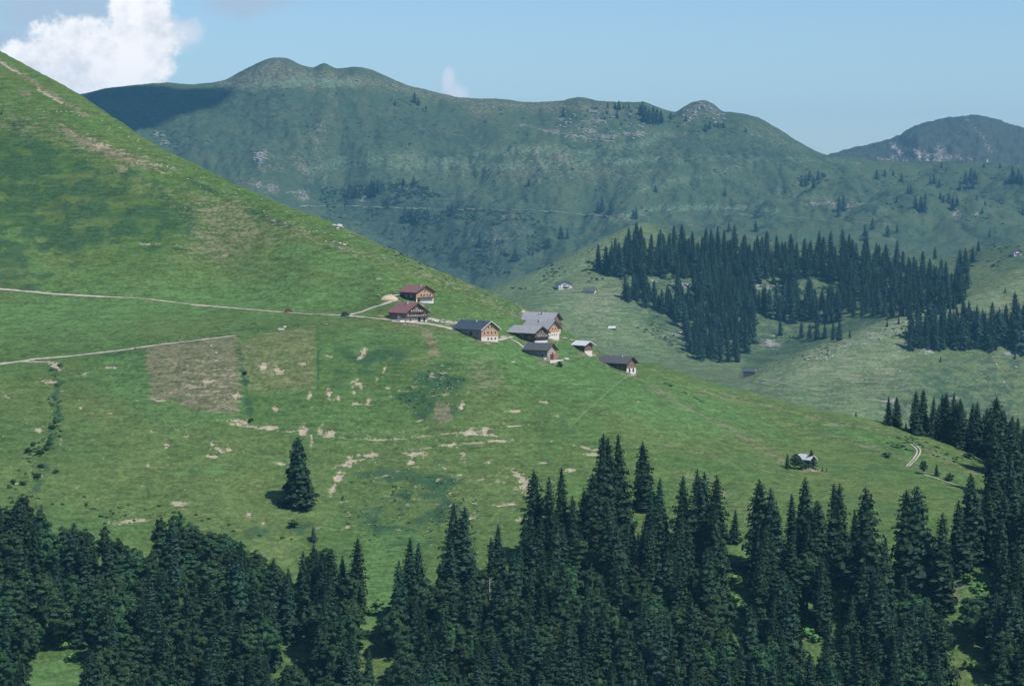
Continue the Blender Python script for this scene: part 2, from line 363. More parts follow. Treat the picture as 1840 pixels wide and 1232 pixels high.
# near hill
pol('dark', [(-80, 200), (60, 235), (150, 265), (230, 320), (300, 360), (360, 395), (300, 430), (200, 440), (120, 470), (60, 430), (-80, 400)], 0.9, 26, wob=4)
pol('dark', [(-80, 380), (40, 400), (60, 470), (120, 520), (-80, 520)], 0.6, 30, wob=2)
pol('light', [(0, 330), (40, 400), (90, 480), (160, 505), (60, 510), (10, 430)], 0.7, 25, wob=2)
pol('tan', [(95, 215), (150, 240), (220, 270), (322, 305), (260, 303), (190, 285), (120, 250)], 0.95, 9, wob=1)
ell('bare', 190, 262, 85, 6, 24, 0.5, 0.6); ell('bare', 270, 297, 45, 5, 8, 0.5, 0.6); ell('tan', 218, 303, 11, 6, 20, 1)
pol('tan', [(60, 200), (180, 290), (330, 370), (370, 400), (420, 460), (300, 470), (350, 400), (230, 320), (100, 260)], 0.55, 22, wob=3)
pol('tan', [(300, 340), (420, 350), (480, 400), (540, 430), (480, 440), (400, 470), (310, 445), (360, 400)], 0.6, 25, wob=3)
pol('tan', [(-80, 150), (0, 190), (110, 230), (60, 250), (-80, 220)], 0.5, 20, wob=2)
line('tan', [(0, 112), (45, 138), (110, 180), (160, 210)], 4, 0.9, 3); line('bare', [(0, 112), (35, 132)], 2.5, 0.8, 2); line('bare', [(70, 160), (112, 185)], 3, 0.8, 2)
ell('tan', 45, 168, 18, 5, 20, 0.8)
line('tan', [(480, 395), (600, 440), (700, 470), (800, 505), (880, 545), (945, 572)], 7, 0.5, 9)
line('tan', [(620, 410), (700, 450), (800, 492), (900, 540)], 8, 0.4, 9)
line('dark', [(330, 318), (430, 372), (520, 408)], 4, 0.7, 4)
line('dark', [(300, 445), (400, 460), (540, 468)], 2, 0.7, 3); line('bare', [(250, 438), (330, 440)], 1.5, .5, 2); ell('bare', 405, 459, 12, 2, 0, .6)
pol('light', [(-80, 560), (100, 520), (300, 505), (480, 500), (640, 500), (700, 520), (640, 560), (400, 575), (200, 600), (-80, 620)], 0.75, 30, wob=2)
pol('light', [(440, 400), (560, 440), (700, 490), (760, 530), (700, 520), (520, 470)], 0.65, 18, wob=2)
pol('light', [(790, 540), (900, 560), (1000, 600), (1100, 670), (1300, 700), (1420, 780), (1200, 780), (1000, 700), (860, 660), (790, 640), (820, 600)], 0.75, 25, wob=2)
pol('light', [(170, 620), (255, 640), (270, 715), (400, 745), (300, 790), (200, 720)], 0.6, 14, wob=2)
pol('light', [(640, 590), (800, 605), (700, 620), (560, 640)], 0.5, 10, wob=2)
line('light', [(300, 850), (440, 838)], 5, 0.7, 5)
# the two fields
pol('tan', [(258, 623), (424, 602), (432, 650), (430, 743), (360, 735), (272, 716)], 0.9, 6, wob=1.5)
pol('bare', [(300, 640), (424, 640), (428, 735), (300, 715)], 0.28, 12, wob=1.5)
pol('light', [(318, 650), (350, 640), (372, 690), (330, 705)], 0.45, 18, wob=3)
pol('tan', [(428, 622), (450, 603), (520, 592), (567, 585), (567, 700), (448, 708)], 0.42, 2.5)
pol('olive', [(428, 622), (450, 603), (520, 592), (567, 585), (567, 700), (448, 708)], 1.0, 2.5)
line('light', [(567, 585), (567, 700), (448, 708)], 1.6, 0.8, 1.5)
line('dark', [(430, 625), (440, 680), (452, 755)], 5, 0.7, 5)
line('dark', [(571, 585), (572, 700)], 1.5, 0.6, 1.5)
pol('tan', [(752, 590), (775, 592), (787, 625), (792, 640), (772, 640), (765, 620)], 0.8, 6)
pol('tan', [(835, 650), (880, 640), (915, 700), (880, 720), (840, 700)], 0.45, 18, wob=2)
pol('tan', [(783, 722), (806, 722), (810, 755), (790, 763), (780, 755)], 0.95, 2.5)
pol('olive', [(720, 640), (790, 620), (800, 660), (740, 680)], 0.6, 14, wob=3)
# bare earth scars (u, v, ru, rv, angle)
for u, v, ru, rv, an in [(474, 655, 6, 9, 10), (500, 663, 10, 6, 25), (545, 656, 9, 4, -30), (652, 633, 9, 6, -20), (645, 642, 5, 5, 0), (590, 638, 5, 2, 20),
    (593, 706, 7, 11, -10), (608, 712, 3, 4, 0), (645, 690, 10, 4, 25), (636, 700, 3, 8, 0), (638, 684, 8, 2, -20), (692, 663, 2, 8, 20), (675, 685, 3, 9, 5), (662, 722, 6, 5, 0),
    (638, 724, 5, 2, 0), (496, 736, 6, 5, 0), (425, 709, 6, 5, 40), (557, 709, 5, 7, 20), (372, 684, 9, 4, 0), (283, 718, 12, 2, 5), (95, 654, 14, 5, 30), (87, 685, 9, 3, 0),
    (15, 712, 8, 2, 0), (146, 733, 4, 3, 0), (70, 772, 5, 4, 0), (546, 770, 9, 9, 30), (590, 775, 12, 8, 20), (485, 767, 11, 4, 0), (430, 756, 16, 3, 5), (390, 803, 14, 3, 35),
    (383, 818, 8, 3, 10), (415, 806, 8, 2, -10), (332, 782, 10, 1.5, 0), (300, 800, 4, 4, 0), (846, 777, 18, 6, -8), (872, 772, 7, 4, -20), (885, 781, 14, 1.6, 3), (925, 738, 8, 2, -5),
    (818, 795, 10, 4, -25), (895, 792, 20, 1.6, -5), (745, 815, 13, 5, -10), (740, 826, 4, 10, 25), (832, 818, 9, 6, 10), (630, 828, 17, 8, -20), (668, 816, 16, 4, -15), (775, 834, 6, 8, -20),
    (607, 856, 10, 7, -25), (600, 878, 5, 12, 25), (675, 863, 8, 5, 0), (938, 862, 9, 20, -35), (447, 922, 6, 4, 0), (474, 936, 4, 4, 0), (627, 922, 6, 3, 0), (626, 945, 5, 3, 0),
    (235, 935, 34, 3, -6), (320, 905, 10, 5, 0), (508, 833, 14, 2, 10), (523, 835, 6, 6, 20), (828, 728, 5, 9, 20), (742, 700, 14, 4, -12), (700, 700, 6, 9, 0), (775, 700, 6, 5, 0),
    (798, 670, 22, 5, -15), (803, 695, 4, 10, 0), (905, 990, 10, 4, 0), (820, 1000, 8, 3, 0), (975, 720, 8, 2, 0), (560, 790, 3, 12, 0), (1060, 805, 25, 2.5, 10), (1065, 815, 14, 2, 0),
    (1030, 843, 20, 3, -8), (910, 905, 20, 2, -5), (820, 860, 6, 3, 0), (880, 830, 8, 2, 0), (935, 935, 6, 4, 0), (840, 930, 12, 2.5, -8), (30, 868, 12, 2, 0), (110, 795, 8, 2, 0),
    (150, 672, 10, 1.6, -3), (195, 660, 12, 1.6, -5), (680, 500, 6, 2, 0), (945, 562, 6, 5, 0), (1145, 720, 3, 2, 0), (905, 605, 5, 2, 0), (700, 535, 10, 4, 0), (890, 607, 6, 1.5, 0), (808, 580, 12, 3, 5)]:
    if u in (798, 742, 700, 775, 832, 803, 675): ell('bare', u, v, ru, rv, an, 0.55, 0.7)
    else: ell('bare', u, v, ru, rv, an, 1.0, 0.35, wob=0.5)
for k in range(260):
    u = rng.uniform(0, 1000); v = rng.uniform(640, 960)
    if u < 560 and v < 750 and u > 250: continue
    ell('bare', u, v, rng.uniform(1.5, 6), rng.uniform(0.8, 1.8), rng.uniform(-15, 10), rng.uniform(0.2, 0.75), 0.6, wob=0.3)
for k in range(120):
    u = rng.uniform(560, 960); v = rng.uniform(760, 960)
    ell('bare', u, v, rng.uniform(3, 12), rng.uniform(1.5, 4), rng.uniform(-40, 10), rng.uniform(0.2, 0.5), 0.8, wob=1)
line('bare', [(415, 760), (480, 770), (560, 778), (620, 785), (680, 790), (740, 785), (800, 778), (860, 772), (960, 760)], 1.3, 0.9, 1.4)
line('bare', [(600, 838), (660, 822), (740, 810), (800, 798), (870, 793), (925, 788)], 1.2, 0.85, 1.5)
line('bare', [(660, 880), (700, 850), (712, 830), (720, 825)], 2.0, 0.4, 4, wob=1.5)
line('olive', [(1020, 757), (1060, 730), (1100, 695), (1130, 672)], 3, 0.7, 2)
line('light', [(1020, 765), (1070, 725), (1120, 680)], 2.2, 0.9, 2)
line('light', [(280, 690), (440, 705)], 2, .2, 2)
# longer tonal bands running along the right part of the hill
for (pts, nm, wd, s_) in [([(1180, 665), (1300, 715), (1420, 770), (1500, 800)], 'olive', 14, 0.6), ([(1160, 690), (1290, 760), (1410, 828)], 'tan', 5, 0.6), ([(1000, 820), (1200, 850), (1400, 880)], 'olive', 18, 0.5),
    ([(1250, 700), (1450, 745), (1600, 780), (1760, 850)], 'tan', 4, 0.55), ([(1420, 760), (1560, 800), (1700, 860)], 'tan', 7, 0.45), ([(1450, 850), (1560, 880), (1720, 915)], 'olive', 16, 0.7),
    ([(1430, 745), (1600, 800), (1740, 870)], 'light', 8, 0.4), ([(1190, 800), (1330, 830), (1420, 855)], 'tan', 3, 0.5), ([(1300, 690), (1480, 738), (1620, 775), (1770, 828)], 'olive', 6, 0.8), ([(1220, 850), (1320, 900), (1360, 930)], 'tan', 12, 0.35),
    ([(0, 700), (200, 740), (400, 790), (500, 800)], 'olive', 30, 0.55), ([(0, 850), (250, 860), (480, 870)], 'olive', 45, 0.6), ([(150, 900), (300, 915), (450, 930), (500, 990)], 'olive', 30, 0.6)]:
    line(nm, pts, wd, s_, max(3, wd * 0.8), wob=2)
pol('olive', [(860, 640), (960, 700), (1020, 800), (1000, 900), (800, 920), (600, 900), (560, 800), (700, 750)], 0.45, 60, wob=3)
pol('dark', [(730, 680), (800, 640), (830, 680), (825, 740), (760, 750), (720, 720)], 0.8, 16, wob=2.5)
pol('dark', [(640, 820), (800, 830), (830, 880), (820, 980), (700, 1000), (640, 900)], 0.5, 30, wob=3)
pol('dark', [(600, 620), (740, 620), (700, 680), (600, 680)], 0.4, 25, wob=3)
pol('light', [(560, 740), (700, 760), (660, 800), (580, 800)], 0.4, 20, wob=3)
line('dark', [(100, 660), (103, 740), (95, 790), (70, 870)], 7, 0.85, 6, wob=2)
line('dark', [(440, 960), (520, 940), (570, 960)], 9, 0.35, 8, wob=2)
line('dark', [(280, 648), (620, 640)], 0.1, 0.0, 1)
line('dark', [(180, 640), (330, 622), (420, 595), (520, 585), (620, 578)], 3, 0.5, 3, wob=1.5)
pol('light', [(660, 950), (760, 940), (720, 1060), (690, 1140), (640, 1120)], 0.75, 20, wob=3)
pol('light', [(1310, 985), (1345, 985), (1345, 1100), (1310, 1110)], 1.0, 8); pol('tan', [(1680, 1040), (1740, 1050), (1720, 1085), (1690, 1080)], 0.8, 8)
pol('light', [(1600, 960), (1780, 1040), (1760, 1100), (1640, 1050)], 0.9, 14)
pol('light', [(50, 1180), (140, 1180), (140, 1260), (40, 1260)], 0.9, 10)
# far ground
Zm = ('G', 'N')
pol('light', [(960, 500), (1130, 500), (1150, 560), (1250, 640), (1100, 620), (990, 580)], 0.45, 30, z=Zm, wob=3)
pol('tan', [(1060, 510), (1125, 512), (1120, 550), (1080, 590), (1030, 560)], 0.45, 16, z=Zm, wob=3)
pol('light', [(1160, 397), (1060, 440), (900, 520), (880, 535), (1000, 510), (1090, 460)], 0.9, 12, z=Zm, wob=2)
pol('tan', [(1150, 400), (1060, 440), (990, 475), (1040, 470), (1100, 440)], 0.35, 10, z=Zm, wob=2)
pol('tan', [(1340, 680), (1440, 635), (1560, 590), (1660, 560), (1840, 500), (1840, 560), (1620, 640), (1640, 700), (1500, 700)], 0.4, 20, z=Zm, wob=3)
pol('dark', [(1540, 700), (1700, 640), (1840, 640), (1840, 780), (1600, 760)], 0.45, 30, z=Zm, wob=3)
pol('light', [(1330, 690), (1480, 700), (1600, 735), (1580, 770), (1400, 720)], 0.5, 12, z=Zm, wob=2)
line('bare', [(1640, 566), (1570, 598), (1500, 622), (1450, 645)], 3.5, 0.75, 4, z=Zm, wob=2.5)
for u, v, a_, b_ in [(1670, 633, 8, 3), (1650, 612, 12, 2), (1815, 615, 8, 4), (1820, 635, 10, 4), (1720, 715, 9, 4), (1600, 722, 10, 4), (1815, 600, 4, 9), (1330, 560, 6, 3), (1370, 515, 30, 4), (1220, 513, 18, 4), (1200, 478, 6, 4),
                     (1260, 483, 6, 3), (1385, 615, 14, 8), (1470, 555, 10, 5), (1180, 505, 6, 3), (1215, 600, 14, 4), (1240, 610, 10, 5), (1260, 630, 8, 3), (1495, 560, 12, 3)]:
    ell('rock', u, v, a_, b_, 0, 0.75, 0.6, z=Zm, wob=1.5)
pol('dark', [(1170, 396), (1300, 396), (1500, 408), (1700, 424), (1840, 434), (1990, 434), (1990, 470), (1780, 480), (1600, 470), (1400, 450), (1200, 430)], 0.85, 12, z=Zm, wob=2)
pol('dark', [(1330, 676), (1440, 630), (1520, 600), (1620, 560), (1600, 545), (1480, 590), (1380, 620), (1340, 640)], 1.0, 5, z=('K2', 'N'), wob=1)
pol('light', [(1345, 680), (1440, 636), (1520, 606), (1620, 566), (1840, 496), (1840, 545), (1640, 600), (1600, 660), (1450, 700), (1380, 690)], 0.8, 10, z=('G', 'K2'), wob=2)
ell('bare', 1700, 552, 60, 1.5, -18, .4, .6, z=('G', 'K2'))
pol('dark', [(1100, 480), (1300, 440), (1700, 480), (1740, 540), (1500, 560), (1340, 640), (1220, 640), (1130, 540)], 0.7, 16, z=Zm, wob=2)
for pts in ([(1380, 684), (1440, 695), (1520, 712), (1600, 722)], [(1010, 530), (1090, 528), (1130, 530)]): line('tan', pts, 1.4, 0.8, 1.5, z=Zm)
Zf = ('N', 'R')
line('tan', [(860, 380), (700, 375), (560, 368)], 0.1, 0, 1, z=Zf)
pol('tan', [(380, 150), (495, 103), (540, 116), (700, 140), (900, 178), (1100, 184), (1210, 202), (1100, 205), (880, 200), (700, 165), (560, 140), (420, 165)], 0.5, 9, z=Zf, wob=2)
for pts, wd, s_ in [([(860, 275), (960, 268), (1060, 275), (1140, 262), (1200, 240)], 6, 0.5), ([(700, 300), (800, 292), (900, 300), (1000, 292), (1100, 290), (1200, 285)], 7, 0.5), ([(1200, 290), (1300, 285), (1420, 286), (1540, 292)], 5, 0.4),
    ([(560, 300), (640, 290), (740, 282), (800, 290)], 10, 0.4), ([(400, 160), (480, 150), (560, 145), (640, 150)], 8, 0.7), ([(1100, 395), (1180, 375), (1300, 372), (1400, 378)], 4, 0.6), ([(1150, 340), (1250, 320), (1330, 300)], 8, 0.35),
    ([(1400, 345), (1500, 360), (1600, 372)], 6, 0.3), ([(1340, 230), (1440, 265)], 10, 0.3)]:
    line('light', pts, wd, s_, wd, z=Zf, wob=2.5)
pol('dark', [(560, 330), (700, 320), (850, 370), (980, 400), (1000, 450), (900, 500), (780, 500), (640, 420)], 0.95, 30, z=Zf, wob=4)
pol('dark', [(400, 160), (700, 190), (900, 230), (860, 260), (600, 250), (450, 250)], 0.4, 40, z=Zf, wob=4)
pol('dark', [(140, 150), (420, 150), (470, 230), (600, 300), (500, 330), (300, 260), (150, 200)], 0.35, 40, z=Zf, wob=4)
pol('dark', [(1230, 240), (1400, 240), (1480, 290), (1300, 280), (1210, 300)], 0.55, 25, z=Zf, wob=4)
pol('light', [(840, 420), (930, 400), (960, 420), (880, 480), (840, 480)], 0.5, 14, z=Zf, wob=3)
pol('tan', [(700, 135), (840, 180), (900, 190), (760, 185)], 0.35, 12, z=Zf, wob=2)
pol('tan', [(1190, 250), (1400, 220), (1480, 285), (1320, 250)], 0.3, 22, z=Zf, wob=3); pol('tan', [(700, 300), (960, 290), (1180, 300), (1180, 330), (900, 330)], 0.35, 20, z=Zf, wob=4)
for u, v, a_, b_ in [(466, 280, 7, 6), (476, 275, 3, 7), (467, 293, 3, 7), (477, 120, 7, 3), (470, 128, 2, 5), (466, 331, 7, 4), (290, 243, 8, 2), (297, 256, 5, 4), (280, 240, 3, 4), (487, 338, 8, 8), (535, 345, 14, 3), (548, 355, 10, 5),
    (1000, 238, 9, 2.5), (990, 235, 16, 1.5), (940, 225, 12, 1), (1250, 200, 14, 12), (1275, 190, 12, 4), (1235, 215, 8, 8), (1285, 200, 8, 5), (1240, 195, 10, 9), (1262, 184, 8, 4), (1068, 200, 10, 4), (1075, 215, 12, 4), (1045, 232, 5, 2), (1060, 235, 10, 3),
    (1150, 240, 8, 4), (1128, 240, 5, 3), (1005, 212, 5, 3), (1125, 395, 5, 2), (1720, 385, 6, 7), (650, 345, 4, 12), (1755, 385, 6, 2), (1520, 370, 20, 3), (1480, 365, 25, 3), (1090, 245, 20, 3), (1040, 245, 20, 2)]:
    ell('rock', u, v, a_, b_, 0, 0.95 if v > 225 or u < 900 or u < 1200 else 0.6, 0.5, z=Zf, wob=1.2)
for k in range(90):
    u = rng.uniform(995, 1170); v = rng.uniform(195, 262); ell('rock', u, v, rng.uniform(1, 4.5), rng.uniform(.8, 2), 20, rng.uniform(.3, .8), .6, z=Zf, wob=0.6)
line('tan', [(920, 372), (1000, 380), (1060, 386), (1120, 390)], 1.0, 0.0, 1, z=Zf)
Zp = ('R', 'U')
for pts, wd, s_ in [([(1604, 260), (1615, 275), (1630, 292)], 3, 1.0), ([(1650, 275), (1668, 290)], 8, 0.8), ([(1690, 270), (1680, 290)], 8, 0.7), ([(1580, 288), (1610, 290)], 5, 0.7), ([(1735, 215), (1760, 240), (1780, 270)], 4, 0.45), ([(1710, 280), (1760, 290)], 3, 0.5), ([(1665, 290), (1700, 285)], 6, .6)]:
    line('rock', pts, wd, s_, wd, z=Zp, wob=1.2)

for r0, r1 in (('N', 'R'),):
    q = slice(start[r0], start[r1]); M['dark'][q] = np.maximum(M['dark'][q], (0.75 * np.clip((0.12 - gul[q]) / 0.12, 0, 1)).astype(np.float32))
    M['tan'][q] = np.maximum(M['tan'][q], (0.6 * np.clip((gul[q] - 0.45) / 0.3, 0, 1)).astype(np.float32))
for u, v in [(748, 542), (730, 579), (865, 612), (960, 617), (984, 648), (1050, 634), (1126, 670), (1456, 842), (990, 608)]: ell('tan', u + 4, v + 3, 22, 6, 0, 0.8, 0.6); ell('bare', u + 8, v + 3, 10, 2, 0, 0.6, 0.6)
GZ = GZ - 0.55 * M['bare'] * (GY < 1700)   # scars lie below the turf
def terrain(name, r0, r1, material):
    a, b = start[r0], start[r1]; n = b - a + 1
    P = np.stack([GX[a:b + 1], GY[a:b + 1], GZ[a:b + 1]], -1).reshape(-1, 3)
    i = np.arange((n - 1) * (NC - 1)); rr = i // (NC - 1); cc_ = i % (NC - 1); v = rr * NC + cc_
    F = np.stack([v, v + 1, v + NC + 1, v + NC], -1)
    me = mesh_np(name, P, F, material, smooth=True)
    for an, chans in (('cover', ('bare', 'tan', 'dark')), ('cover_two', ('light', 'rock', 'olive'))):
        at = me.attributes.new(an, 'FLOAT_COLOR', 'POINT')
        d = np.ones((n * NC, 4), dtype=np.float32)
        for c, ch in enumerate(chans): d[:, c] = M[ch][a:b + 1].reshape(-1)
        at.data.foreach_set('color', d.ravel())
    o = link(name, me); o['kind'] = 'structure'; return o

def grass_mat(name, green, dark, light, tan, olive, bare, rock, fine=1.0, streak=0.5, bumpd=0.5, nfk=0.5, nmk=0.13, ms=(0.07, 0.12, 0.95)):
    mt, t, b = principled(name, 0.95, 0.05)
    tc = t.node('ShaderNodeTexCoord'); P = tc.outputs['Object']
    n_big = t.noise(P, 0.013, 5, 0.55); n_mid = t.noise(P, 0.08, 5, 0.62); n_f = t.noise(P, 0.55 * fine, 5, 0.72)
    strk = t.noise(t.mapping(P, scale=ms), 1.0 * fine, 5, 0.68, 0.35)
    a1 = t.node('ShaderNodeAttribute', attribute_name='cover'); c1 = t.node('ShaderNodeSeparateColor'); t.l.new(a1.outputs['Color'], c1.inputs[0])
    a2 = t.node('ShaderNodeAttribute', attribute_name='cover_two'); c2_ = t.node('ShaderNodeSeparateColor'); t.l.new(a2.outputs['Color'], c2_.inputs[0])
    c = t.mix(t.m('MULTIPLY', t.sstep(n_big, 0.42, 0.66), 0.75), green, olive)
    c = t.mix(t.m('MULTIPLY', t.sstep(n_mid, 0.5, 0.75), 0.55), c, dark)
    nmix = t.m('ADD', t.m('MULTIPLY', n_mid, 0.5), t.m('MULTIPLY', t.m('ADD', n_f, strk), 0.25))
    ctr = t.m('ADD', t.m('MULTIPLY', t.sstep(n_f, 0.38, 0.62), 0.5), t.m('MULTIPLY', t.sstep(strk, 0.4, 0.62), 0.5))
    nmdark = t.m('SUBTRACT', t.sstep(n_mid, 0.4, 0.6), 0.5); smear = t.noise(t.mapping(P, scale=(0.022 * fine, 0.05 * fine, 0.16 * fine)), 1.0, 5, 0.65, 0.6)
    def brk2(mask, k=1.0, lo=0.35, hi=0.75):
        return t.m('MULTIPLY', t.sstep(t.m('ADD', mask, t.m('MULTIPLY', t.m('SUBTRACT', ctr, 0.5), k)), lo, hi), t.sstep(mask, 0.0, 0.25))
    def brk(mask, k=1.6, lo=0.35, hi=0.75):   # ragged edges
        return t.m('MULTIPLY', t.sstep(t.m('ADD', mask, t.m('MULTIPLY', t.m('SUBTRACT', nmix, 0.5), k)), lo, hi), t.sstep(mask, 0.0, 0.12))
    c = t.mix(t.m('MULTIPLY', brk(c2_.outputs[2], 1.0, 0.1, 0.9), 0.9), c, olive)
    c = t.mix(brk2(c2_.outputs[0], 0.6, 0.0, 0.9), c, light)
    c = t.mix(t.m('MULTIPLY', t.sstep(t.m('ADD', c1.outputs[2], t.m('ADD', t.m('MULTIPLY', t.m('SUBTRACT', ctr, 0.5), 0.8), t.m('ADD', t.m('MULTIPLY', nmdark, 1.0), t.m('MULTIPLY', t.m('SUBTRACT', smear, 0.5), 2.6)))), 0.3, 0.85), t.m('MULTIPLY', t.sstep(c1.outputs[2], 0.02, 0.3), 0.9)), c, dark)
    c = t.mix(t.m('MULTIPLY', brk2(c1.outputs[1], 0.9, 0.2, 0.9), 0.85), c, tan)
    # blade-scale and step-scale variation
    sk = t.m('SUBTRACT', t.sstep(strk, 0.36, 0.66), 0.5); nf2 = t.m('SUBTRACT', t.sstep(n_f, 0.36, 0.66), 0.5); nm2 = t.m('SUBTRACT', t.sstep(n_mid, 0.35, 0.65), 0.5)
    v = t.m('ADD', t.m('ADD', t.m('MULTIPLY', sk, streak), t.m('MULTIPLY', nf2, nfk)), t.m('MULTIPLY', nm2, nmk))
    v = t.m('ADD', 1.0, v); v = t.m('MAXIMUM', v, 0.35)
    hsv = t.node('ShaderNodeHueSaturation'); t.put(hsv.inputs['Value'], v); t.put(hsv.inputs['Color'], c); c = hsv.outputs[0]
    # dry tufts
    n_tuft = t.noise(t.mapping(P, scale=(0.35, 0.35, 1.1)), 1.0, 4, 0.75)
    c = t.mix(t.m('MULTIPLY', t.sstep(n_tuft, 0.6, 0.78), 0.55), c, tan)
    c = t.mix(brk2(c1.outputs[0], 1.3, 0.45, 0.85), c, t.mix(t.sstep(n_f, 0.35, 0.65), bare, tuple(x * 0.6 for x in bare[:3]) + (1,)))
    c = t.mix(brk2(c2_.outputs[1], 1.5, 0.45, 0.85), c, t.mix(t.sstep(n_f, 0.35, 0.65), rock, tuple(x * 0.4 for x in rock[:3]) + (1,)))
    t.put(b.inputs['Base Color'], c)
    bn = t.node('ShaderNodeBump'); bn.inputs['Strength'].default_value = 0.6; bn.inputs['Distance'].default_value = bumpd
    t.put(bn.inputs['Height'], t.m('ADD', t.m('MULTIPLY', strk, 0.8), n_f)); t.put(b.inputs['Normal'], bn.outputs[0])
    return mt
C4 = lambda *c: tuple(c) + (1,)
m_near = grass_mat('meadow_grass', C4(.083, .149, .046), C4(.038, .086, .040), C4(.094, .176, .058), C4(.178, .165, .10), C4(.122, .165, .056), C4(.52, .445, .32), C4(.5, .46, .42), streak=0.38, ms=(.12, .2, .75))
m_mid = grass_mat('valley_grass', C4(.108, .155, .068), C4(.048, .085, .047), C4(.155, .215, .10), C4(.22, .205, .135), C4(.145, .178, .085), C4(.42, .38, .33), C4(.5, .47, .44), fine=0.5, streak=0.4, bumpd=0.8)
m_far = grass_mat('mountain_grass', C4(.062, .10, .052), C4(.034, .06, .04), C4(.145, .20, .12), C4(.20, .175, .12), C4(.095, .115, .06), C4(.36, .33, .28), C4(.34, .32, .30), fine=0.3, streak=0.3, bumpd=1.2, nfk=0.32, nmk=0.1, ms=(.35, .35, .6))
m_peak = grass_mat('peak_grass', C4(.062, .075, .05), C4(.04, .052, .04), C4(.09, .12, .07), C4(.12, .11, .08), C4(.075, .075, .055), C4(.4, .36, .32), C4(.62, .54, .50), fine=0.15, streak=0.3, bumpd=4, ms=(.5, .5, .6))
terrain('hillside', 'c0', 'G', m_near)
terrain('valley_slope', 'G', 'N', m_mid)
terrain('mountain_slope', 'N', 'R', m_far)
terrain('mountain_peak', 'R', 'U', m_peak)
gm = MB(); gm.poly([(-9000, -1500, -750), (9000, -1500, -750), (9000, 18500, -750), (-9000, 18500, -750)])
g0 = gm.build('ground', mat('lowland_grass', (.06, .1, .045), 0.3, 0.02)); g0['kind'] = 'structure'

# ------------------------------------------------------------------ roads and paths, draped on the slope
m_gravel = mat('gravel', (.43, .39, .31), 0.22, 0.5, bump=0.2)
m_track = mat('pale_track', (.25, .26, .18), 0.3, 0.2)
m_track2 = mat('far_track', (.17, .18, .13), 0.3, 0.05)
m_lush = mat('worn_grass', (.12, .21, .08), 0.3, 0.4)
def ribbon(name, pts, width, m, zone_=NEAR, lift=0.22, step=3.0):
    P = []
    for (a, b) in zip(pts[:-1], pts[1:]):
        n = max(1, int(math.hypot(b[0] - a[0], b[1] - a[1]) / step))
        for i in range(n): P.append((a[0] + (b[0] - a[0]) * i / n, a[1] + (b[1] - a[1]) * i / n))
    P.append(pts[-1]); Wp = [hit(p[0], p[1], zone_) for p in P]
    # smooth
    for _ in range(4):
        Wp = [Wp[0]] + [(Wp[i - 1] + Wp[i] * 2 + Wp[i + 1]) / 4 for i in range(1, len(Wp) - 1)] + [Wp[-1]]
    V = []; Fc = []
    for i, p in enumerate(Wp):
        d = (Wp[min(i + 1, len(Wp) - 1)] - Wp[max(i - 1, 0)]); d.z = 0; d.normalize(); s = Vector((d.y, -d.x, 0))
        wv = width * (1 + 0.25 * math.sin(i * 0.7) * math.sin(i * 0.31 + 1))
        for k in range(4):
            q = p + s * (k / 3 - 0.5) * wv; z = max(ground(q.x, q.y), ground(p.x, p.y) - 0.3)
            V.append((q.x, q.y, z + lift))
        if i:
            for k in range(3): a = 4 * (i - 1) + k; Fc.append((a, a + 1, a + 5, a + 4))
    me = mesh_np(name, np.array(V), np.array(Fc), m, smooth=True); o = link(name, me); o['kind'] = 'structure'; return o
ribbon('road', [(-90, 512), (0, 520), (35, 523), (100, 529), (190, 534)], 1.5, m_gravel)
ribbon('road', [(190, 534), (260, 537), (300, 542), (345, 548)], 1.0, m_gravel)
ribbon('road', [(345, 548), (420, 554), (500, 561), (560, 565), (620, 567), (650, 570), (690, 574), (712, 577)], 1.7, m_gravel)
ribbon('road', [(705, 577), (740, 580), (775, 583), (800, 588), (815, 592)], 4.2, m_gravel)
ribbon('road', [(625, 567), (645, 562), (670, 553), (690, 547), (705, 541), (715, 540)], 2.8, m_gravel)
ribbon('path', [(-90, 668), (0, 655), (60, 646), (130, 640), (215, 630), (300, 618), (380, 609), (425, 603)], 1.6, m_gravel)
ribbon('path', [(0, 653), (35, 650), (90, 651)], 1.1, m_gravel)
ribbon('path', [(895, 612), (912, 607), (922, 606)], 1.6, m_gravel)
ribbon('path', [(918, 610), (930, 615), (938, 622), (948, 632)], 1.4, m_gravel)
ribbon('path', [(1002, 606), (1020, 609), (1035, 613)], 1.0, m_gravel)
ribbon('path', [(1130, 672), (1120, 682), (1100, 698), (1075, 720), (1050, 742), (1030, 762)], 0.8, m_lush)
ribbon('path', [(1640, 797), (1650, 802), (1656, 808), (1654, 816), (1645, 826), (1634, 838)], 0.7, m_gravel)
ribbon('path', [(1636, 798), (1645, 804), (1650, 810), (1647, 818), (1638, 828), (1629, 838)], 0.7, m_gravel)
ribbon('path', [(1660, 853), (1690, 862), (1725, 874), (1740, 880)], 0.8, m_gravel)
ribbon('path', [(540, 372), (600, 371), (700, 374), (800, 377), (870, 377), (920, 378), (960, 378), (1000, 382), (1060, 387), (1120, 391)], 4.5, m_track2, FAR, 0.6)
ribbon('path', [(1290, 385), (1400, 388), (1520, 398), (1600, 404)], 1.6, m_track, FAR, 0.6)
ribbon('path', [(1740, 405), (1800, 408), (1850, 410)], 1.6, m_track, FAR, 0.6)
ribbon('path', [(930, 223), (960, 230), (990, 237), (1020, 243), (1060, 250), (1110, 256)], 3.5, m_track, FAR, 0.6)
ribbon('path', [(1360, 681), (1420, 692), (1500, 708), (1590, 722), (1620, 726)], 1.6, m_track, MID, 0.4)

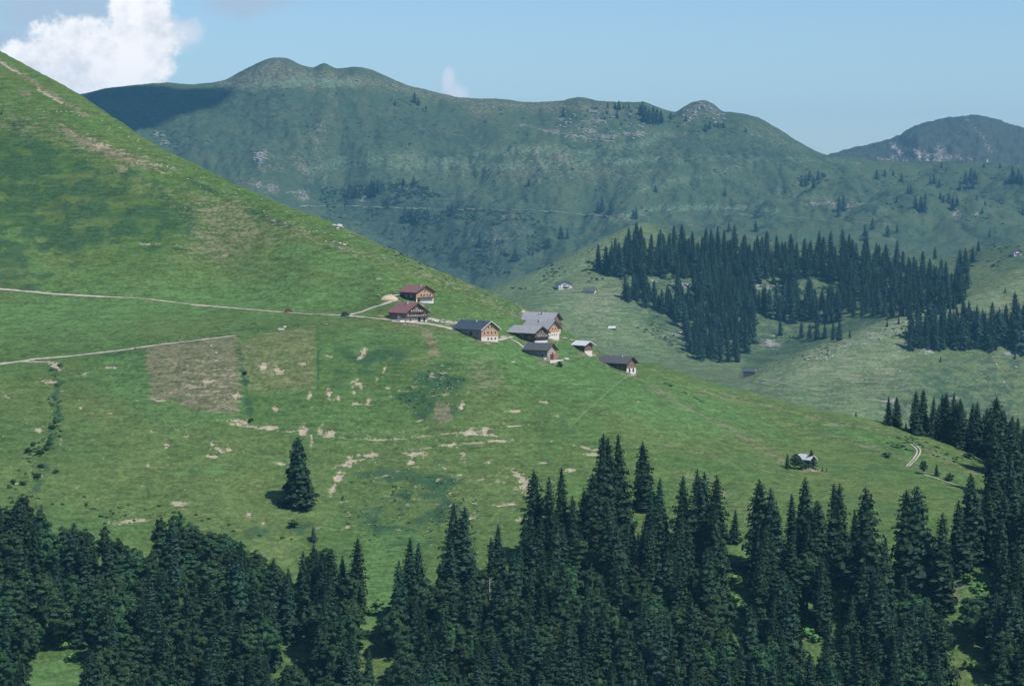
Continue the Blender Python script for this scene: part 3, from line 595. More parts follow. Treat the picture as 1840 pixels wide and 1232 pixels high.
# ------------------------------------------------------------------ trees
def foliage(name, col, var=0.35, sc=0.6, jitter=0.5):
    mt, t, b = principled(name, 0.75, 0.15)
    tc = t.node('ShaderNodeTexCoord'); oi = t.node('ShaderNodeObjectInfo'); geo = t.node('ShaderNodeNewGeometry')
    n = t.noise(tc.outputs['Object'], sc, 3, 0.6)
    lo = C4(*[c * (1 - var) for c in col]); hi = C4(*[c * (1 + var) for c in col])
    c = t.mix(t.sstep(n, 0.35, 0.65), lo, hi)
    hs = t.node('ShaderNodeHueSaturation')
    t.put(hs.inputs['Hue'], t.m('ADD', 0.5, t.m('MULTIPLY', t.m('SUBTRACT', oi.outputs['Random'], 0.5), 0.05)))
    t.put(hs.inputs['Value'], t.m('ADD', 1 - jitter / 2, t.m('ADD', t.m('MULTIPLY', oi.outputs['Random'], jitter * 1.3), t.m('MULTIPLY', t.m('SUBTRACT', geo.outputs['Random Per Island'], 0.5), 1.1))))
    t.put(hs.inputs['Color'], c); t.put(b.inputs['Base Color'], hs.outputs[0])
    return mt
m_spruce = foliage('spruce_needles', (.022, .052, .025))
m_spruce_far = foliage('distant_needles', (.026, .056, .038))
m_broad = foliage('beech_leaves', (.031, .068, .026))
m_bush = foliage('shrub_leaves', (.10, .21, .05))
m_scrub = foliage('alpine_scrub', (.03, .058, .03))
m_bark = mat('bark', (.09, .07, .055), 0.3, 2.0)
m_dead = mat('bleached_wood', (.45, .42, .38), 0.25, 2.0)

def norm(a): return a / np.maximum(1e-9, np.linalg.norm(a, axis=-1, keepdims=True))
def spruce_arrays(H, R, levels, nb, seed, low=0.04, sprays=4, gap=0.12, power=0.85, fork=False, core=True):
    g = np.random.default_rng(seed); Q = []
    phase = g.uniform(0, 6.28, 3)
    def prof(t, az):
        base = (1 - t) ** power
        lob = 1 + 0.16 * np.sin(2 * az + phase[0] + 5 * t) + 0.12 * np.sin(3 * az + phase[1] - 9 * t)
        low_ = np.clip((t + 0.03) / 0.10, 0.55, 1)
        return R * base * lob * low_ + 0.012 * H
    total = int(levels * nb * 0.72); a0 = g.uniform(0, 6.28); up = np.array([0, 0, 1.0])
    for i in range(total):
        f = (i + 0.5) / total; t = low + (1 - low) * (1 - (1 - f) ** 0.80) if False else low + (1 - low) * f ** 1.12
        t = min(max(t + g.normal() * 0.012, low), 0.992); az = a0 + 2.39996 * i + g.normal() * 0.25
        if g.random() < gap * (1 - t): continue
        L = prof(t, az) * (g.uniform(0.70, 1.05) if g.random() < 0.85 else g.uniform(1.05, 1.28))
        dr = g.uniform(0.10, 0.42) * (1 - 0.8 * t) - 0.9 * max(0, t - 0.85)
        d = np.array([math.cos(az), math.sin(az), 0]); sd = np.array([-math.sin(az), math.cos(az), 0]); zb = t * H
        for j in range(sprays):
            f0 = (j + 0.35) / sprays; f1 = min(1.04, f0 + 1.25 / sprays)
            zc = lambda f_: zb - dr * L * f_ * (1.25 - 0.5 * f_)
            for sg in ((-1, 1) if (j >= 1 and sprays > 2) else (0,)):
                w0 = (0.09 + 0.12 * (1 - 0.5 * f0)) * L * g.uniform(.7, 1.3) + 0.04
                off = sg * L * 0.16 * g.uniform(.5, 1.3)
                p0 = d * L * f0 + up * zc(f0) + sd * off * .3; p3 = d * L * (f1 - (0.06 if sg else 0)) + up * (zc(f1) - g.uniform(0, .14) * L) + sd * off * 1.3
                m = (p0 + p3) / 2; hang = g.uniform(.2, .8) * w0
                Q.append([p0, m + sd * w0 - up * hang, p3, m - sd * w0 - up * hang * g.uniform(.2, 1.2)])
        if sprays > 1:   # hanging twigs at the branch end, facing out
            c = d * L * g.uniform(.78, .98) + up * zc(.9); hw = (.10 + .10 * g.random()) * L + .08; hh = (.16 + .16 * g.random()) * L + .12
            dn = norm(-up + d * g.uniform(.1, .7)) * hh; sq = sd * hw + up * g.normal() * .1 * hw + d * g.normal() * .25 * hw
            Q.append([c - sq * .6 - dn * .25, c + sq * .6 - dn * .3, c + sq * .9 + dn * .6, c - sq * .8 + dn * .75])
    # leader
    for k in range(3):
        a = g.uniform(0, 6.28); d = np.array([math.cos(a), math.sin(a), 0]) * 0.014 * H
        Q.append([np.array([0, 0, .93 * H]) - d, np.array([0, 0, .93 * H]) + d, np.array([0, 0, 1.01 * H]) + d * .1, np.array([0, 0, 1.01 * H]) - d * .1])
    if core:
        nn = 9; hs = np.linspace(low + 0.02, 0.93, 9)
        for a, b in zip(hs[:-1], hs[1:]):
            for k in range(nn):
                t0 = 6.283 * k / nn; t1 = 6.283 * (k + 1) / nn
                ra = prof(a, t0) * 0.5; rb = prof(b, t0) * 0.42
                Q.append([np.array([math.cos(t0) * ra, math.sin(t0) * ra, (a - .02) * H]), np.array([math.cos(t1) * ra, math.sin(t1) * ra, (a - .02) * H]),
                          np.array([math.cos(t1) * rb, math.sin(t1) * rb, b * H]), np.array([math.cos(t0) * rb, math.sin(t0) * rb, b * H])])
    return np.array(Q)
def quads_mesh(name, Q, m):
    return mesh_np(name, Q.reshape(-1, 3), np.arange(len(Q) * 4).reshape(-1, 4), m)
def broad_arrays(H, R, nclump, per, seed, low=0.12, leaf=0.55, pointed=0.0):
    g = np.random.default_rng(seed); Q = []
    cz = (low + 1) / 2 * H; hz = (1 - low) / 2 * H
    for i in range(nclump):
        u = g.uniform(-1, 1); az = g.uniform(0, 6.28); rr = g.uniform(0.55, 0.95) ** 0.6
        hor = math.sqrt(max(0, 1 - u * u)) * (1 - pointed * max(0, u) * 0.7)
        if u < -0.5 and g.random() < 0.6: u = g.uniform(-.5, .3)
        c = np.array([math.cos(az) * hor * R * rr, math.sin(az) * hor * R * rr, cz + u * hz * rr])
        cr = g.uniform(0.18, 0.32) * R * (1 - 0.3 * max(0, u))
        v = norm(g.normal(size=(per, 3))); v[:, 2] = np.abs(v[:, 2]) * g.uniform(.5, 1) - 0.25
        p = c + v * cr * g.uniform(.6, 1.1, (per, 1))
        out = norm((c - np.array([0, 0, cz - .35 * hz])) / np.array([R, R, hz])); nrm = norm(v * .7 + out * .55 + g.normal(size=(per, 3)) * 0.32)
        t1 = norm(np.cross(nrm, g.normal(size=(per, 3)))); t2 = np.cross(nrm, t1)
        s = leaf * g.uniform(.5, 1.2, (per, 1))
        Q.append(np.stack([p - t1 * s, p - t2 * s * .7, p + t1 * s, p + t2 * s * .7], 1))
    Q = np.concatenate(Q)
    # inner mass
    nn = 8; core = []
    for a in range(5):
        for k in range(nn):
            def pt(i, j):
                th = math.pi * i / 5; az = 6.283 * j / nn; s = 0.48 + 0.08 * math.sin(3 * az + seed)
                return np.array([math.sin(th) * math.cos(az) * R * s, math.sin(th) * math.sin(az) * R * s, cz + math.cos(th) * hz * 0.72])
            core.append([pt(a, k), pt(a, k + 1), pt(a + 1, k + 1), pt(a + 1, k)])
    return np.concatenate([Q, np.array(core)])
def trunk_mesh(H, r, m=None, top=0.92, limbs=0, seed=0):
    b = MB(); b.tube((0, 0, -1.5), (0, 0, H * 0.35), r, r * 0.7, 7); b.tube((0, 0, H * 0.35), (0, 0, H * top), r * 0.7, r * 0.12, 6)
    g = random.Random(seed)
    for k in range(limbs):
        z = H * g.uniform(.25, .7); a = g.uniform(0, 6.28); L = H * g.uniform(.15, .3)
        b.tube((0, 0, z), (math.cos(a) * L, math.sin(a) * L, z + L * g.uniform(.4, .9)), r * .4, r * .1, 5)
    me = bpy.data.meshes.new('trunk'); me.from_pydata(b.v, [], b.f); me.materials.append(m or m_bark); return me

KINDS = {}
def add_kind(key, crown_me, trunk_me, H): KINDS[key] = (crown_me, trunk_me, H)
SP_SPEC = [(28, 6.0, 38, 14, 1, .62), (30, 5.6, 38, 13, 2, .72), (26, 6.3, 34, 15, 3, .6), (32, 5.8, 42, 13, 4, .66), (24, 4.6, 32, 12, 5, .7), (30, 6.8, 38, 15, 6, .55), (29, 4.8, 42, 12, 7, .6)]
for i, (H, R, lv, nb, sd, pw) in enumerate(SP_SPEC):
    add_kind('spruce%d' % i, quads_mesh('crown', spruce_arrays(H, R, lv, nb, sd, power=pw, gap=0.12 + 0.05 * (i % 3)), m_spruce), trunk_mesh(H, 0.38), H)
add_kind('lone', quads_mesh('crown', spruce_arrays(29, 6.6, 52, 18, 21, power=.55, gap=0.03, low=0.0, sprays=5), m_spruce), trunk_mesh(29, 0.45), 29)
for i, (H, R, lv, nb, sd, pw) in enumerate([(28, 6.2, 22, 10, 31, .6), (27, 5.6, 22, 10, 32, .62), (30, 6.2, 24, 10, 33, .55), (26, 5.3, 20, 9, 34, .6)]):
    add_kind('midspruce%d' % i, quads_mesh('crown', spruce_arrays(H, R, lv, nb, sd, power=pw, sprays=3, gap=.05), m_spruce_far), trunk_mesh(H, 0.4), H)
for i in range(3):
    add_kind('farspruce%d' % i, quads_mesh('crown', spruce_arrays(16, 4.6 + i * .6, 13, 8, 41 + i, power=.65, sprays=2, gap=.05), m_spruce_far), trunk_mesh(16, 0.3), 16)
for i, (H, R, nc, per, sd, pt_) in enumerate([(19, 5.8, 64, 130, 51, .4), (22, 5.8, 70, 130, 52, .6), (17, 5.6, 60, 130, 53, .35), (21, 4.9, 62, 130, 54, .7), (24, 5.4, 74, 130, 55, .8)]):
    add_kind('broad%d' % i, quads_mesh('crown', broad_arrays(H, R, nc, per, sd, leaf=0.36, pointed=pt_), m_broad), trunk_mesh(H, 0.4, limbs=5, seed=i, top=.7), H)
for i in range(3):
    add_kind('bush%d' % i, quads_mesh('foliage', broad_arrays(4, 2.4, 16, 45, 61 + i, low=-.1, leaf=0.35), m_bush), trunk_mesh(2.5, 0.12, limbs=3, seed=i), 4)
    add_kind('darkbush%d' % i, quads_mesh('foliage', broad_arrays(4, 2.2, 16, 45, 71 + i, low=-.1, leaf=0.35), m_broad), trunk_mesh(2.5, 0.12, limbs=3, seed=i), 4)

TREES = []    # (kind, loc, height_m, label, group, name, category, wide, forced)
def tree(kind, loc, h, label, group, name='spruce_tree', cat='spruce tree', wide=1.0, forced=True):
    TREES.append([kind, Vector(loc), h, label, group, name, cat, wide, forced])
def by_tip(kind, px, tip, hpx, label, group=None, zone_=NEAR, **k):
    p = hit(px, tip + hpx, zone_); mpp = p.y / FPX
    tree(kind, p, hpx * mpp, label, group, **k); return p

by_tip('lone', 535, 785, 123, 'broad dark spruce standing alone on the open meadow slope, full to the ground')
tree('farspruce0', hit(3, 93), 2.6, 'tiny spruce on the grassy skyline at the top left corner', None)
edge = [
 (640, 965, 140, 6, 1.0, 'tall narrow spruce at the left side of the grass gully between the two forest masses'),
 (592, 985, 120, 5, 1.1, 'bushy dark spruce left of the tall narrow one beside the grass gully'),
 (733, 966, 165, 1, .95, 'drooping spruce at the right side of the grass gully, foremost of the centre forest'),
 (752, 975, 150, 4, 1.0, 'slender spruce leaning against the drooping spruce right of the grass gully'),
 (812, 904, 190, 1, 1.1, 'tall spruce with a pale dry tip rising over the meadow left of centre'),
 (829, 911, 185, 3, 1.1, 'twin neighbour just right of the tall spruce with a pale dry tip'),
 (893, 942, 130, 4, 1.05, 'short ragged spruce between the twin spruces and the centre forest'),
 (962, 843, 170, 0, .9, 'spruce beside the bare earth scar at the left end of the centre treeline'),
 (987, 856, 165, 4, .95, 'slender spruce second from the bare earth scar in the centre treeline'),
 (1010, 840, 170, 1, .85, 'pointed spruce third from the bare earth scar in the centre treeline'),
 (1080, 778, 200, 3, .9, 'highest spruce of the tall clump in the centre, leftmost of its three tips'),
 (1097, 786, 190, 6, .9, 'middle tip of the tall spruce clump in the centre'),
 (1115, 780, 190, 1, .9, 'right tip of the tall spruce clump in the centre'),
 (1062, 850, 160, 2, .9, 'lower spruce leaning out on the left of the tall centre clump'),
 (1046, 880, 130, 0, .9, 'short spruce at the foot of the tall centre clump, shadow on the grass beside it'),
 (1157, 793, 120, 0, .95, 'well shaped spruce standing free just right of the tall centre clump'),
 (1184, 858, 140, 1, .95, 'spruce below and right of the free standing one next to the centre clump'),
 (1225, 854, 165, 4, 1.0, 'slim spruce at the left of the close row right of centre'),
 (1250, 842, 180, 1, .9, 'tallest spruce of the close row right of centre'),
 (1264, 847, 175, 6, 1.0, 'spruce whose tip touches the tallest of the close row right of centre'),
 (1286, 853, 170, 0, .8, 'rightmost spruce of the close row, a bleached snag in front of it'),
 (1320, 915, 60, 4, 1.1, 'very small spruce on the meadow edge between the close row and the broad cone'),
 (1367, 860, 170, 2, .85, 'broad cone shaped spruce on the meadow edge above a bright green clearing'),
 (1394, 908, 120, 4, .9, 'small spruce tucked right of the broad cone shaped one'),
 (1425, 888, 140, 4, 1.0, 'low slender spruce halfway between the broad cone and the spruce below the hut'),
 (1450, 856, 165, 0, .85, 'spruce on the meadow edge directly below the white roofed hut'),
 (1474, 898, 160, 5, .85, 'round topped spruce just right of the one below the hut'),
 (1500, 868, 175, 1, .95, 'double topped spruce right of the hut, left tip'),
 (1512, 868, 175, 3, .85, 'double topped spruce right of the hut, right tip'),
 (1535, 916, 90, 4, 1.0, 'little spruce in the gap left of the very large cone'),
 (1560, 876, 235, 2, .85, 'very large spruce cone right of centre, widest of the meadow edge'),
 (1630, 880, 180, 2, .9, 'left of the two wide spruces standing apart above the yellow clearing'),
 (1650, 873, 185, 5, .9, 'right of the two wide spruces standing apart above the yellow clearing'),
 (1690, 920, 170, 6, 1.05, 'slim tall spruce just right of the two wide ones above the yellow clearing'),
 (1748, 850, 160, 2, .85, 'spruce on the grass tongue left of the dark right hand forest'),
 (1722, 898, 130, 0, .9, 'low spruce at the end of the pale track by the right hand forest'),
 (1597, 712, 52, 4, 1.0, 'leftmost spruce of the row on the far grass crest at right'),
 (1612, 712, 54, 0, 0.95, 'second spruce from the left on the far grass crest at right'),
 (1645, 702, 78, 0, .9, 'third spruce on the grass crest at right, first of the tall ones'),
 (1657, 697, 80, 2, .8, 'wide spruce on the grass crest at right, close against the third'),
 (1676, 712, 75, 1, .9, 'thin spruce between the wide pair and the split topped one on the right crest'),
 (1700, 705, 90, 0, .9, 'left tip of the split topped spruce pair on the right crest'),
 (1712, 703, 95, 1, .9, 'right tip of the split topped spruce pair on the right crest'),
 (1728, 715, 92, 3, .9, 'spruce right of the split topped pair on the right crest'),
]
for px, tip, h, k, wd, lab in edge:
    by_tip('spruce%d' % k, px, tip, h, lab, wide=wd)
for px, tip, h, k in [(1565, 553, 0, 0)]: pass
# small conifers and shrubs on the meadow
for px, tip, h, kind, lab in [(1415, 815, 26, 'farspruce0', 'small spruce at the left of the thicket round the white roofed hut'), (1458, 806, 34, 'farspruce1', 'spruce rising in front of the white roofed hut gable'),
        (1418 + 60, 838, 8, 'farspruce0', 'tiny spruce just right of the white roofed hut'), (1485, 841, 6, 'farspruce1', 'second tiny spruce right of the white roofed hut'),
        (1628, 758, 16, 'farspruce0', 'little spruce at the foot of the crest row at right'), (1538, 733, 9, 'farspruce1', 'tiny spruce on the far meadow behind the grass crest'),
        (1683, 833, 22, 'farspruce1', 'small spruce between two shrubs below the cart track'), (563, 945, 26, 'farspruce2', 'young spruce on the meadow above the grass gully')]:
    by_tip(kind, px, tip, h, lab)
for px, tip, h, kind, wd, lab in [(1430, 813, 30, 'broad0', 1.15, 'round dark tree covering the left half of the white roofed hut'), (1442, 826, 16, 'darkbush1', 1.3, 'dark shrub under the eaves of the white roofed hut'),
        (1660, 826, 26, 'broad2', .95, 'round shrub right of the cart track bend'), (1705, 848, 16, 'darkbush0', 1.1, 'rightmost shrub below the cart track'),
        (1007, 648, 11, 'darkbush0', .9, 'dark round bush beside the lowest pale barn'), (527, 932, 15, 'darkbush2', 1.2, 'dark bush on the meadow below the lone spruce'),
        (1595, 812, 9, 'darkbush1', 2.2, 'low shrub row left of the cart track'), (1770 - 30, 812, 10, 'darkbush0', 2.4, 'low shrub belt under the right hand forest')]:
    by_tip(kind, px, tip, h, lab, name='shrub_bush' if 'bush' in kind else 'leafy_tree', cat='bush' if 'bush' in kind else 'leafy tree', wide=wd)
# right-hand forest on and behind the crest
Frow = start['F']
gR = random.Random(5)
for px in list(range(1688, 2000, 13)):
    for j, dy in enumerate((-66, -50, -36, -22, -8, 8, 24)):
        q = px + gR.uniform(-7, 7) + (8 if j % 2 else 0)
        cy, cz = column(q); Y = cy[Frow] + dy + gR.uniform(-5, 5); x = Y * (q - CX) / FPX
        if dy < np.interp(q, [1688, 1750, 1775, 1800, 1830], [12, 2, -20, -40, -80]): continue
        tree('spruce%d' % gR.randrange(7), (x, Y, ground(x, Y)), gR.uniform(19, 28), 'dark spruce in the high forest on the crest at the right edge', 'spruces of the crest forest', forced=False)
# boundary polygons (tree feet) of the foreground forest
def inside(px, py, pts): return bool(polyd(np.array([float(px)]), np.array([float(py)]), pts)[0] > 0)
P_left = [(-150, 985), (40, 985), (95, 1030), (170, 1035), (215, 1055), (262, 1085), (285, 1030), (350, 1020), (430, 1060), (500, 1100), (540, 1130), (570, 1085), (640, 1090), (664, 1150), (668, 1450), (-150, 1450)]
P_cen = [(712, 1140), (760, 1120), (850, 1085), (925, 1065), (960, 1015), (1040, 1000), (1120, 980), (1180, 985), (1230, 1020), (1310, 1030), (1400, 1030), (1500, 1040), (1560, 1090), (1640, 1075), (1700, 1075), (1740, 1010), (1762, 900), (1785, 850), (1990, 860), (1990, 1450), (690, 1450)]
CLEAR = [(1312, 990, 1342, 1090), (1605, 985, 1650, 1040), (1690, 1005, 1765, 1085), (1505, 1060, 1525, 1085), (65, 1170, 130, 1235), (1715, 1165, 1760, 1200), (660, 1060, 690, 1130), (1120, 890, 1135, 960), (500, 1155, 540, 1185), (1725, 1190, 1780, 1215), (150, 1160, 165, 1190), (1440, 1110, 1455, 1140)]
REG = [(-200, 230, 'far left'), (230, 480, 'left'), (480, 700, 'left of the grass gully'), (700, 900, 'right of the grass gully'), (900, 1080, 'centre'), (1080, 1300, 'just right of centre'), (1300, 1500, 'below the white roofed hut'), (1500, 1700, 'below the yellow clearing'), (1700, 2100, 'far right')]
gF = random.Random(3)
row = 0; py = 866.0
while py < 1440:
    stepx = 34 + (py - 990) * 0.01
    px = -140.0 + (row % 2) * stepx / 2
    while px < 1985:
        qx = px + gF.uniform(-10, 10); qy = py + gF.uniform(-11, 11); px += stepx
        L_ = inside(qx, qy, P_left); C_ = inside(qx, qy, P_cen)
        if not (L_ or C_): continue
        if L_: pb = 0.62 if qy < 1200 else 0.5
        else: pb = 0.12 if qy < 1130 else (0.5 if qx < 1300 else 0.25)
        if qx > 1600 and qy < 1150: pb = 0.05
        if qy < 985 and qx < 1700: continue
        broad = gF.random() < pb
        hp = gF.uniform(74, 112) if broad else (gF.uniform(95, 165) if gF.random() < .8 else gF.uniform(55, 95))
        if qy < 1130 and L_: hp *= 0.88
        bad = False
        for (a, b, c, d) in CLEAR:
            if a - 15 < qx < c + 15 and b + 4 < qy < d + hp * 0.8: bad = True
        if bad and gF.random() < 0.97: continue
        p = hit(qx, qy); h = hp * p.y / FPX
        rg = next(n for a, b, n in REG if a <= qx < b); band = 'upper' if qy < 1170 else 'lower'
        if broad: tree('broad%d' % gF.randrange(5), p, h, 'rounded leafy tree, %s part of foreground forest, %s' % (band, rg), 'leafy trees of the foreground forest', 'leafy_tree', 'leafy tree', gF.uniform(.9, 1.2), False)
        else: tree('spruce%d' % gF.randrange(7), p, h, 'dark pointed spruce, %s part of foreground forest, %s' % (band, rg), 'spruces of the foreground forest', wide=gF.uniform(.8, 1.05), forced=False)
    py += 25; row += 1
# leafy crowns along the left forest edge
for px, tip, h, k, wd in [(45, 882, 105, 3, .8), (10, 905, 90, 0, 1), (75, 905, 95, 4, .9), (115, 942, 85, 1, 1), (150, 948, 85, 2, 1), (188, 935, 100, 4, .7), (212, 965, 80, 2, .9), (290, 925, 95, 3, .8), (315, 915, 110, 4, .8), (322, 912, 105, 3, .6),
        (345, 935, 90, 1, 1), (378, 950, 90, 0, 1), (402, 955, 85, 2, 1), (432, 968, 85, 1, 1), (460, 985, 85, 0, 1), (490, 1010, 80, 2, 1), (520, 1035, 80, 0, .9), (562, 995, 100, 2, 1), (580, 980, 90, 1, .9), (-30, 900, 95, 0, 1), (-70, 900, 95, 1, 1)]:
    by_tip('broad%d' % k, px, tip, h, 'leafy tree on the upper edge of the left foreground forest against the meadow', 'leafy trees along the meadow edge', name='leafy_tree', cat='leafy tree', wide=wd)
# bright shrubs in the clearings
for px, py_, h, lab in [(1325, 1020, 14, 1), (1318, 1045, 16, 1), (1332, 1060, 18, 1), (1322, 1082, 16, 1), (1335, 1100, 14, 1), (1135, 945, 16, 2), (1125, 965, 15, 2), (1130, 920, 12, 2), (1528, 1068, 14, 3), (1515, 1082, 14, 3), (1450, 1140, 16, 4), (1465, 1150, 14, 4),
        (1720, 1030, 16, 5), (1740, 1045, 18, 5), (1700, 1022, 14, 5), (1760, 1060, 16, 5), (668, 1105, 14, 6), (680, 1090, 14, 6), (640, 1165, 16, 6), (625, 1180, 16, 6), (115, 1165, 16, 7), (105, 1150, 14, 7), (130, 1185, 16, 7), (1235, 1060, 14, 8), (1230, 1080, 14, 8),
        (1740, 1200, 18, 9), (1765, 1205, 18, 9), (1570, 1185, 14, 4), (1560, 1165, 13, 4), (560, 1170, 14, 6), (545, 1195, 16, 6), (100, 790 + 60, 8, 10), (72, 815, 10, 10), (52, 812, 9, 10), (84, 808, 9, 10), (60, 800, 7, 10), (95, 770, 8, 10), (100, 760, 7, 10), (25, 868, 8, 10), (42, 870, 7, 10), (68, 858, 9, 10), (73, 840, 8, 10), (88, 800, 8, 10), (450, 757, 7, 11), (440, 672, 6, 11)]:
    L = {1: 'bright green shrub in the steep clearing below the broad cone shaped spruce', 2: 'bright green shrub in the gap right of the tall centre clump', 3: 'bright green shrub in the small opening left of the very large cone',
         4: 'bright green shrub deep in the lower forest right of centre', 5: 'bright green shrub round the yellow clearing', 6: 'bright green shrub at the foot of the grass gully', 7: 'bright green shrub by the small clearing at the bottom left corner',
         8: 'bright green shrub below the close row of spruces', 9: 'bright green shrub in the opening near the bottom right corner', 10: 'dark shrub in the stony ditch on the left meadow', 11: 'low shrub in the ditch between the two fields'}[lab]
    kk = ('darkbush%d' if lab >= 10 else 'bush%d') % (px % 3)
    p = hit(px, py_ ); tree(kk, p, h * p.y / FPX, L, 'shrubs of clearing %s' % ['', 'one', 'two', 'three', 'four', 'five', 'six', 'seven', 'eight', 'nine', 'ten', 'eleven'][lab], 'shrub_bush', 'bush', 1.5, True)
# valley forest and its outliers
P_val = [(1085, 497), (1098, 462), (1130, 448), (1220, 442), (1320, 448), (1420, 462), (1480, 460), (1560, 465), (1640, 490), (1700, 505), (1750, 522), (1742, 545), (1690, 566), (1600, 574), (1530, 574), (1470, 588), (1420, 580), (1365, 570), (1352, 640), (1320, 655), (1270, 654), (1235, 645), (1205, 595), (1212, 568), (1130, 548), (1112, 530), (1150, 512), (1120, 500)]
VC = [(1195, 500, 1250, 506), (1365, 512, 1400, 518), (1170, 500, 1190, 505), (1215, 590, 1222, 600), (1440, 508, 1500, 515)]
gV = random.Random(9); row = 0; py = 440.0
while py < 656:
    stepx = 11.5; px = 1080 + (row % 2) * 7
    while px < 1755:
        qx = px + gV.uniform(-5, 5); qy = py + gV.uniform(-5, 5); px += stepx
        if not inside(qx, qy, P_val): continue
        hp = gV.uniform(28, 52)
        if any(a - 6 < qx < c + 6 and b < qy < d + hp * .8 for a, b, c, d in VC) and gV.random() < .9: continue
        p = hit(qx, qy, md(1900, 2480)); side = 'left' if qx < 1250 else ('middle' if qx < 1450 else 'right')
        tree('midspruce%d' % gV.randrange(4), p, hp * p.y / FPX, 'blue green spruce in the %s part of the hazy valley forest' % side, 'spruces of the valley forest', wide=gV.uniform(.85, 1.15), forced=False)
    py += 11.5; row += 1
P_r = [(1622, 628), (1640, 605), (1700, 596), (1790, 596), (1870, 596), (1990, 600), (1990, 640), (1870, 632), (1790, 632), (1700, 634)]
row = 0; py = 600.0
while py < 636:
    px = 1615 + (row % 2) * 7
    while px < 1985:
        qx = px + gV.uniform(-4, 4); qy = py + gV.uniform(-3, 3); px += 15
        if not inside(qx, qy, P_r): continue
        if 1796 < qx < 1820 and qy > 608: continue
        p = hit(qx, qy, md(1700, 2060)); hp = gV.uniform(42, 68) * (1.25 if qx > 1822 else 1)
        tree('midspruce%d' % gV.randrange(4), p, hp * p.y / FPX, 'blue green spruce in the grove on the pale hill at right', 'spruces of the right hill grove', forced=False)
    py += 9; row += 1
sc_mid = [(1088, 440, 50, 0), (1075, 437, 48, 1), (1100, 450, 45, 2), (1440, 575, 32, 1), (1455, 580, 30, 2), (1468, 575, 35, 0), (1482, 580, 28, 1), (1497, 578, 33, 3), (1508, 575, 36, 0), (1402, 575, 28, 2), (1527, 592, 14, 0), (1656, 545, 15, 1), (1633, 552, 22, 0), (1648, 548, 26, 2),
          (1806, 516, 10, 0), (1824, 640 - 8, 12, 2), (1594, 575, 12, 0), (1615, 568, 14, 1), (1735, 445, 45, 0), (1725, 447, 45, 2), (1748, 442, 30, 1), (1758, 432, 20, 0), (1680, 425, 22, 1), (1690, 640, 10, 1)]
for px, tip, h, k in sc_mid:
    by_tip('midspruce%d' % k, px, tip, h, 'single spruce at the margin of the hazy valley forest and right hill', 'outlying valley spruces', zone_=md(1700, 2480))
sc_far = [(628, 326, 28), (640, 332, 24), (668, 321, 28), (680, 318, 30), (672, 325, 26), (725, 318, 16), (743, 315, 18), (712, 326, 14), (728, 370, 28), (740, 371, 26), (748, 376, 24), (734, 375, 22), (768, 372, 22), (805, 367, 18), (812, 366, 20), (862, 418, 26), (925, 445, 24),
          (1008, 405, 24), (1020, 410, 18), (985, 425, 20), (950, 320, 14), (1082, 353, 28), (1075, 360, 22), (1098, 360, 22), (1143, 370, 22), (1138, 375, 18), (1178, 332, 14), (1303, 338, 14), (1358, 395, 22), (1310, 398, 18), (1508, 352, 28), (1516, 350, 28), (1507, 373, 16),
          (1568, 390, 22), (1555, 402, 30), (1595, 403, 22), (1612, 402, 16), (1637, 331, 18), (1632, 334, 14), (1655, 350, 30), (1645, 352, 22), (1662, 358, 22), (1663, 345, 12), (1611, 352, 12), (1705, 345, 20), (1712, 352, 26), (1720, 350, 20), (1690, 343, 16), (1695, 350, 14), (1778, 413, 14),
          (1745, 300, 24), (1735, 306, 24), (1752, 305, 26), (1738, 322, 18), (1725, 325, 16), (1748, 320, 20), (1590, 303, 14), (1605, 304, 12), (1620, 310, 16), (1575, 304, 18), (1678, 312, 18), (1672, 318, 14), (1688, 322, 14), (1692, 290, 12), (1820, 298, 26), (1830, 302, 28), (1836, 310, 24),
          (1838, 370, 16), (1455, 305, 20), (1448, 312, 22), (1470, 305, 18), (1440, 318, 18), (1462, 316, 22), (1105, 182, 14), (1112, 180, 18), (1109, 196, 16), (1155, 181, 26), (1160, 188, 30), (1167, 192, 30), (1174, 190, 30), (1181, 193, 28), (1188, 196, 24), (1150, 186, 20), (1205, 200, 14), (1012, 192, 18),
          (1275, 215, 16), (1268, 220, 16), (1290, 216, 14), (1300, 218, 12), (1340, 228, 10), (1130, 186, 10), (1092, 184, 10), (1232, 206, 12), (710, 178, 12), (745, 165, 20), (752, 175, 14), (765, 189, 8), (1797, 292, 10), (1768, 292, 9), (1120, 187, 9), (1755, 350, 10), (1770, 360, 9), (1765, 372, 12), (1700, 300, 8)]
for i, (px, tip, h) in enumerate(sc_far):
    if tip < 240 and px < 1350: lab = 'tiny spruce high on the mountain just under the main ridge'
    elif px < 1200: lab = 'small hazy spruce on the lower mountain slope left of the valley forest'
    elif tip < 345: lab = 'small hazy spruce near the rounded shoulder below the distant peak'
    else: lab = 'small hazy spruce on the open slope above the valley forest'
    by_tip('farspruce%d' % (i % 3), px, tip, h, lab, 'scattered mountain spruces', zone_=FAR, wide=1.0)

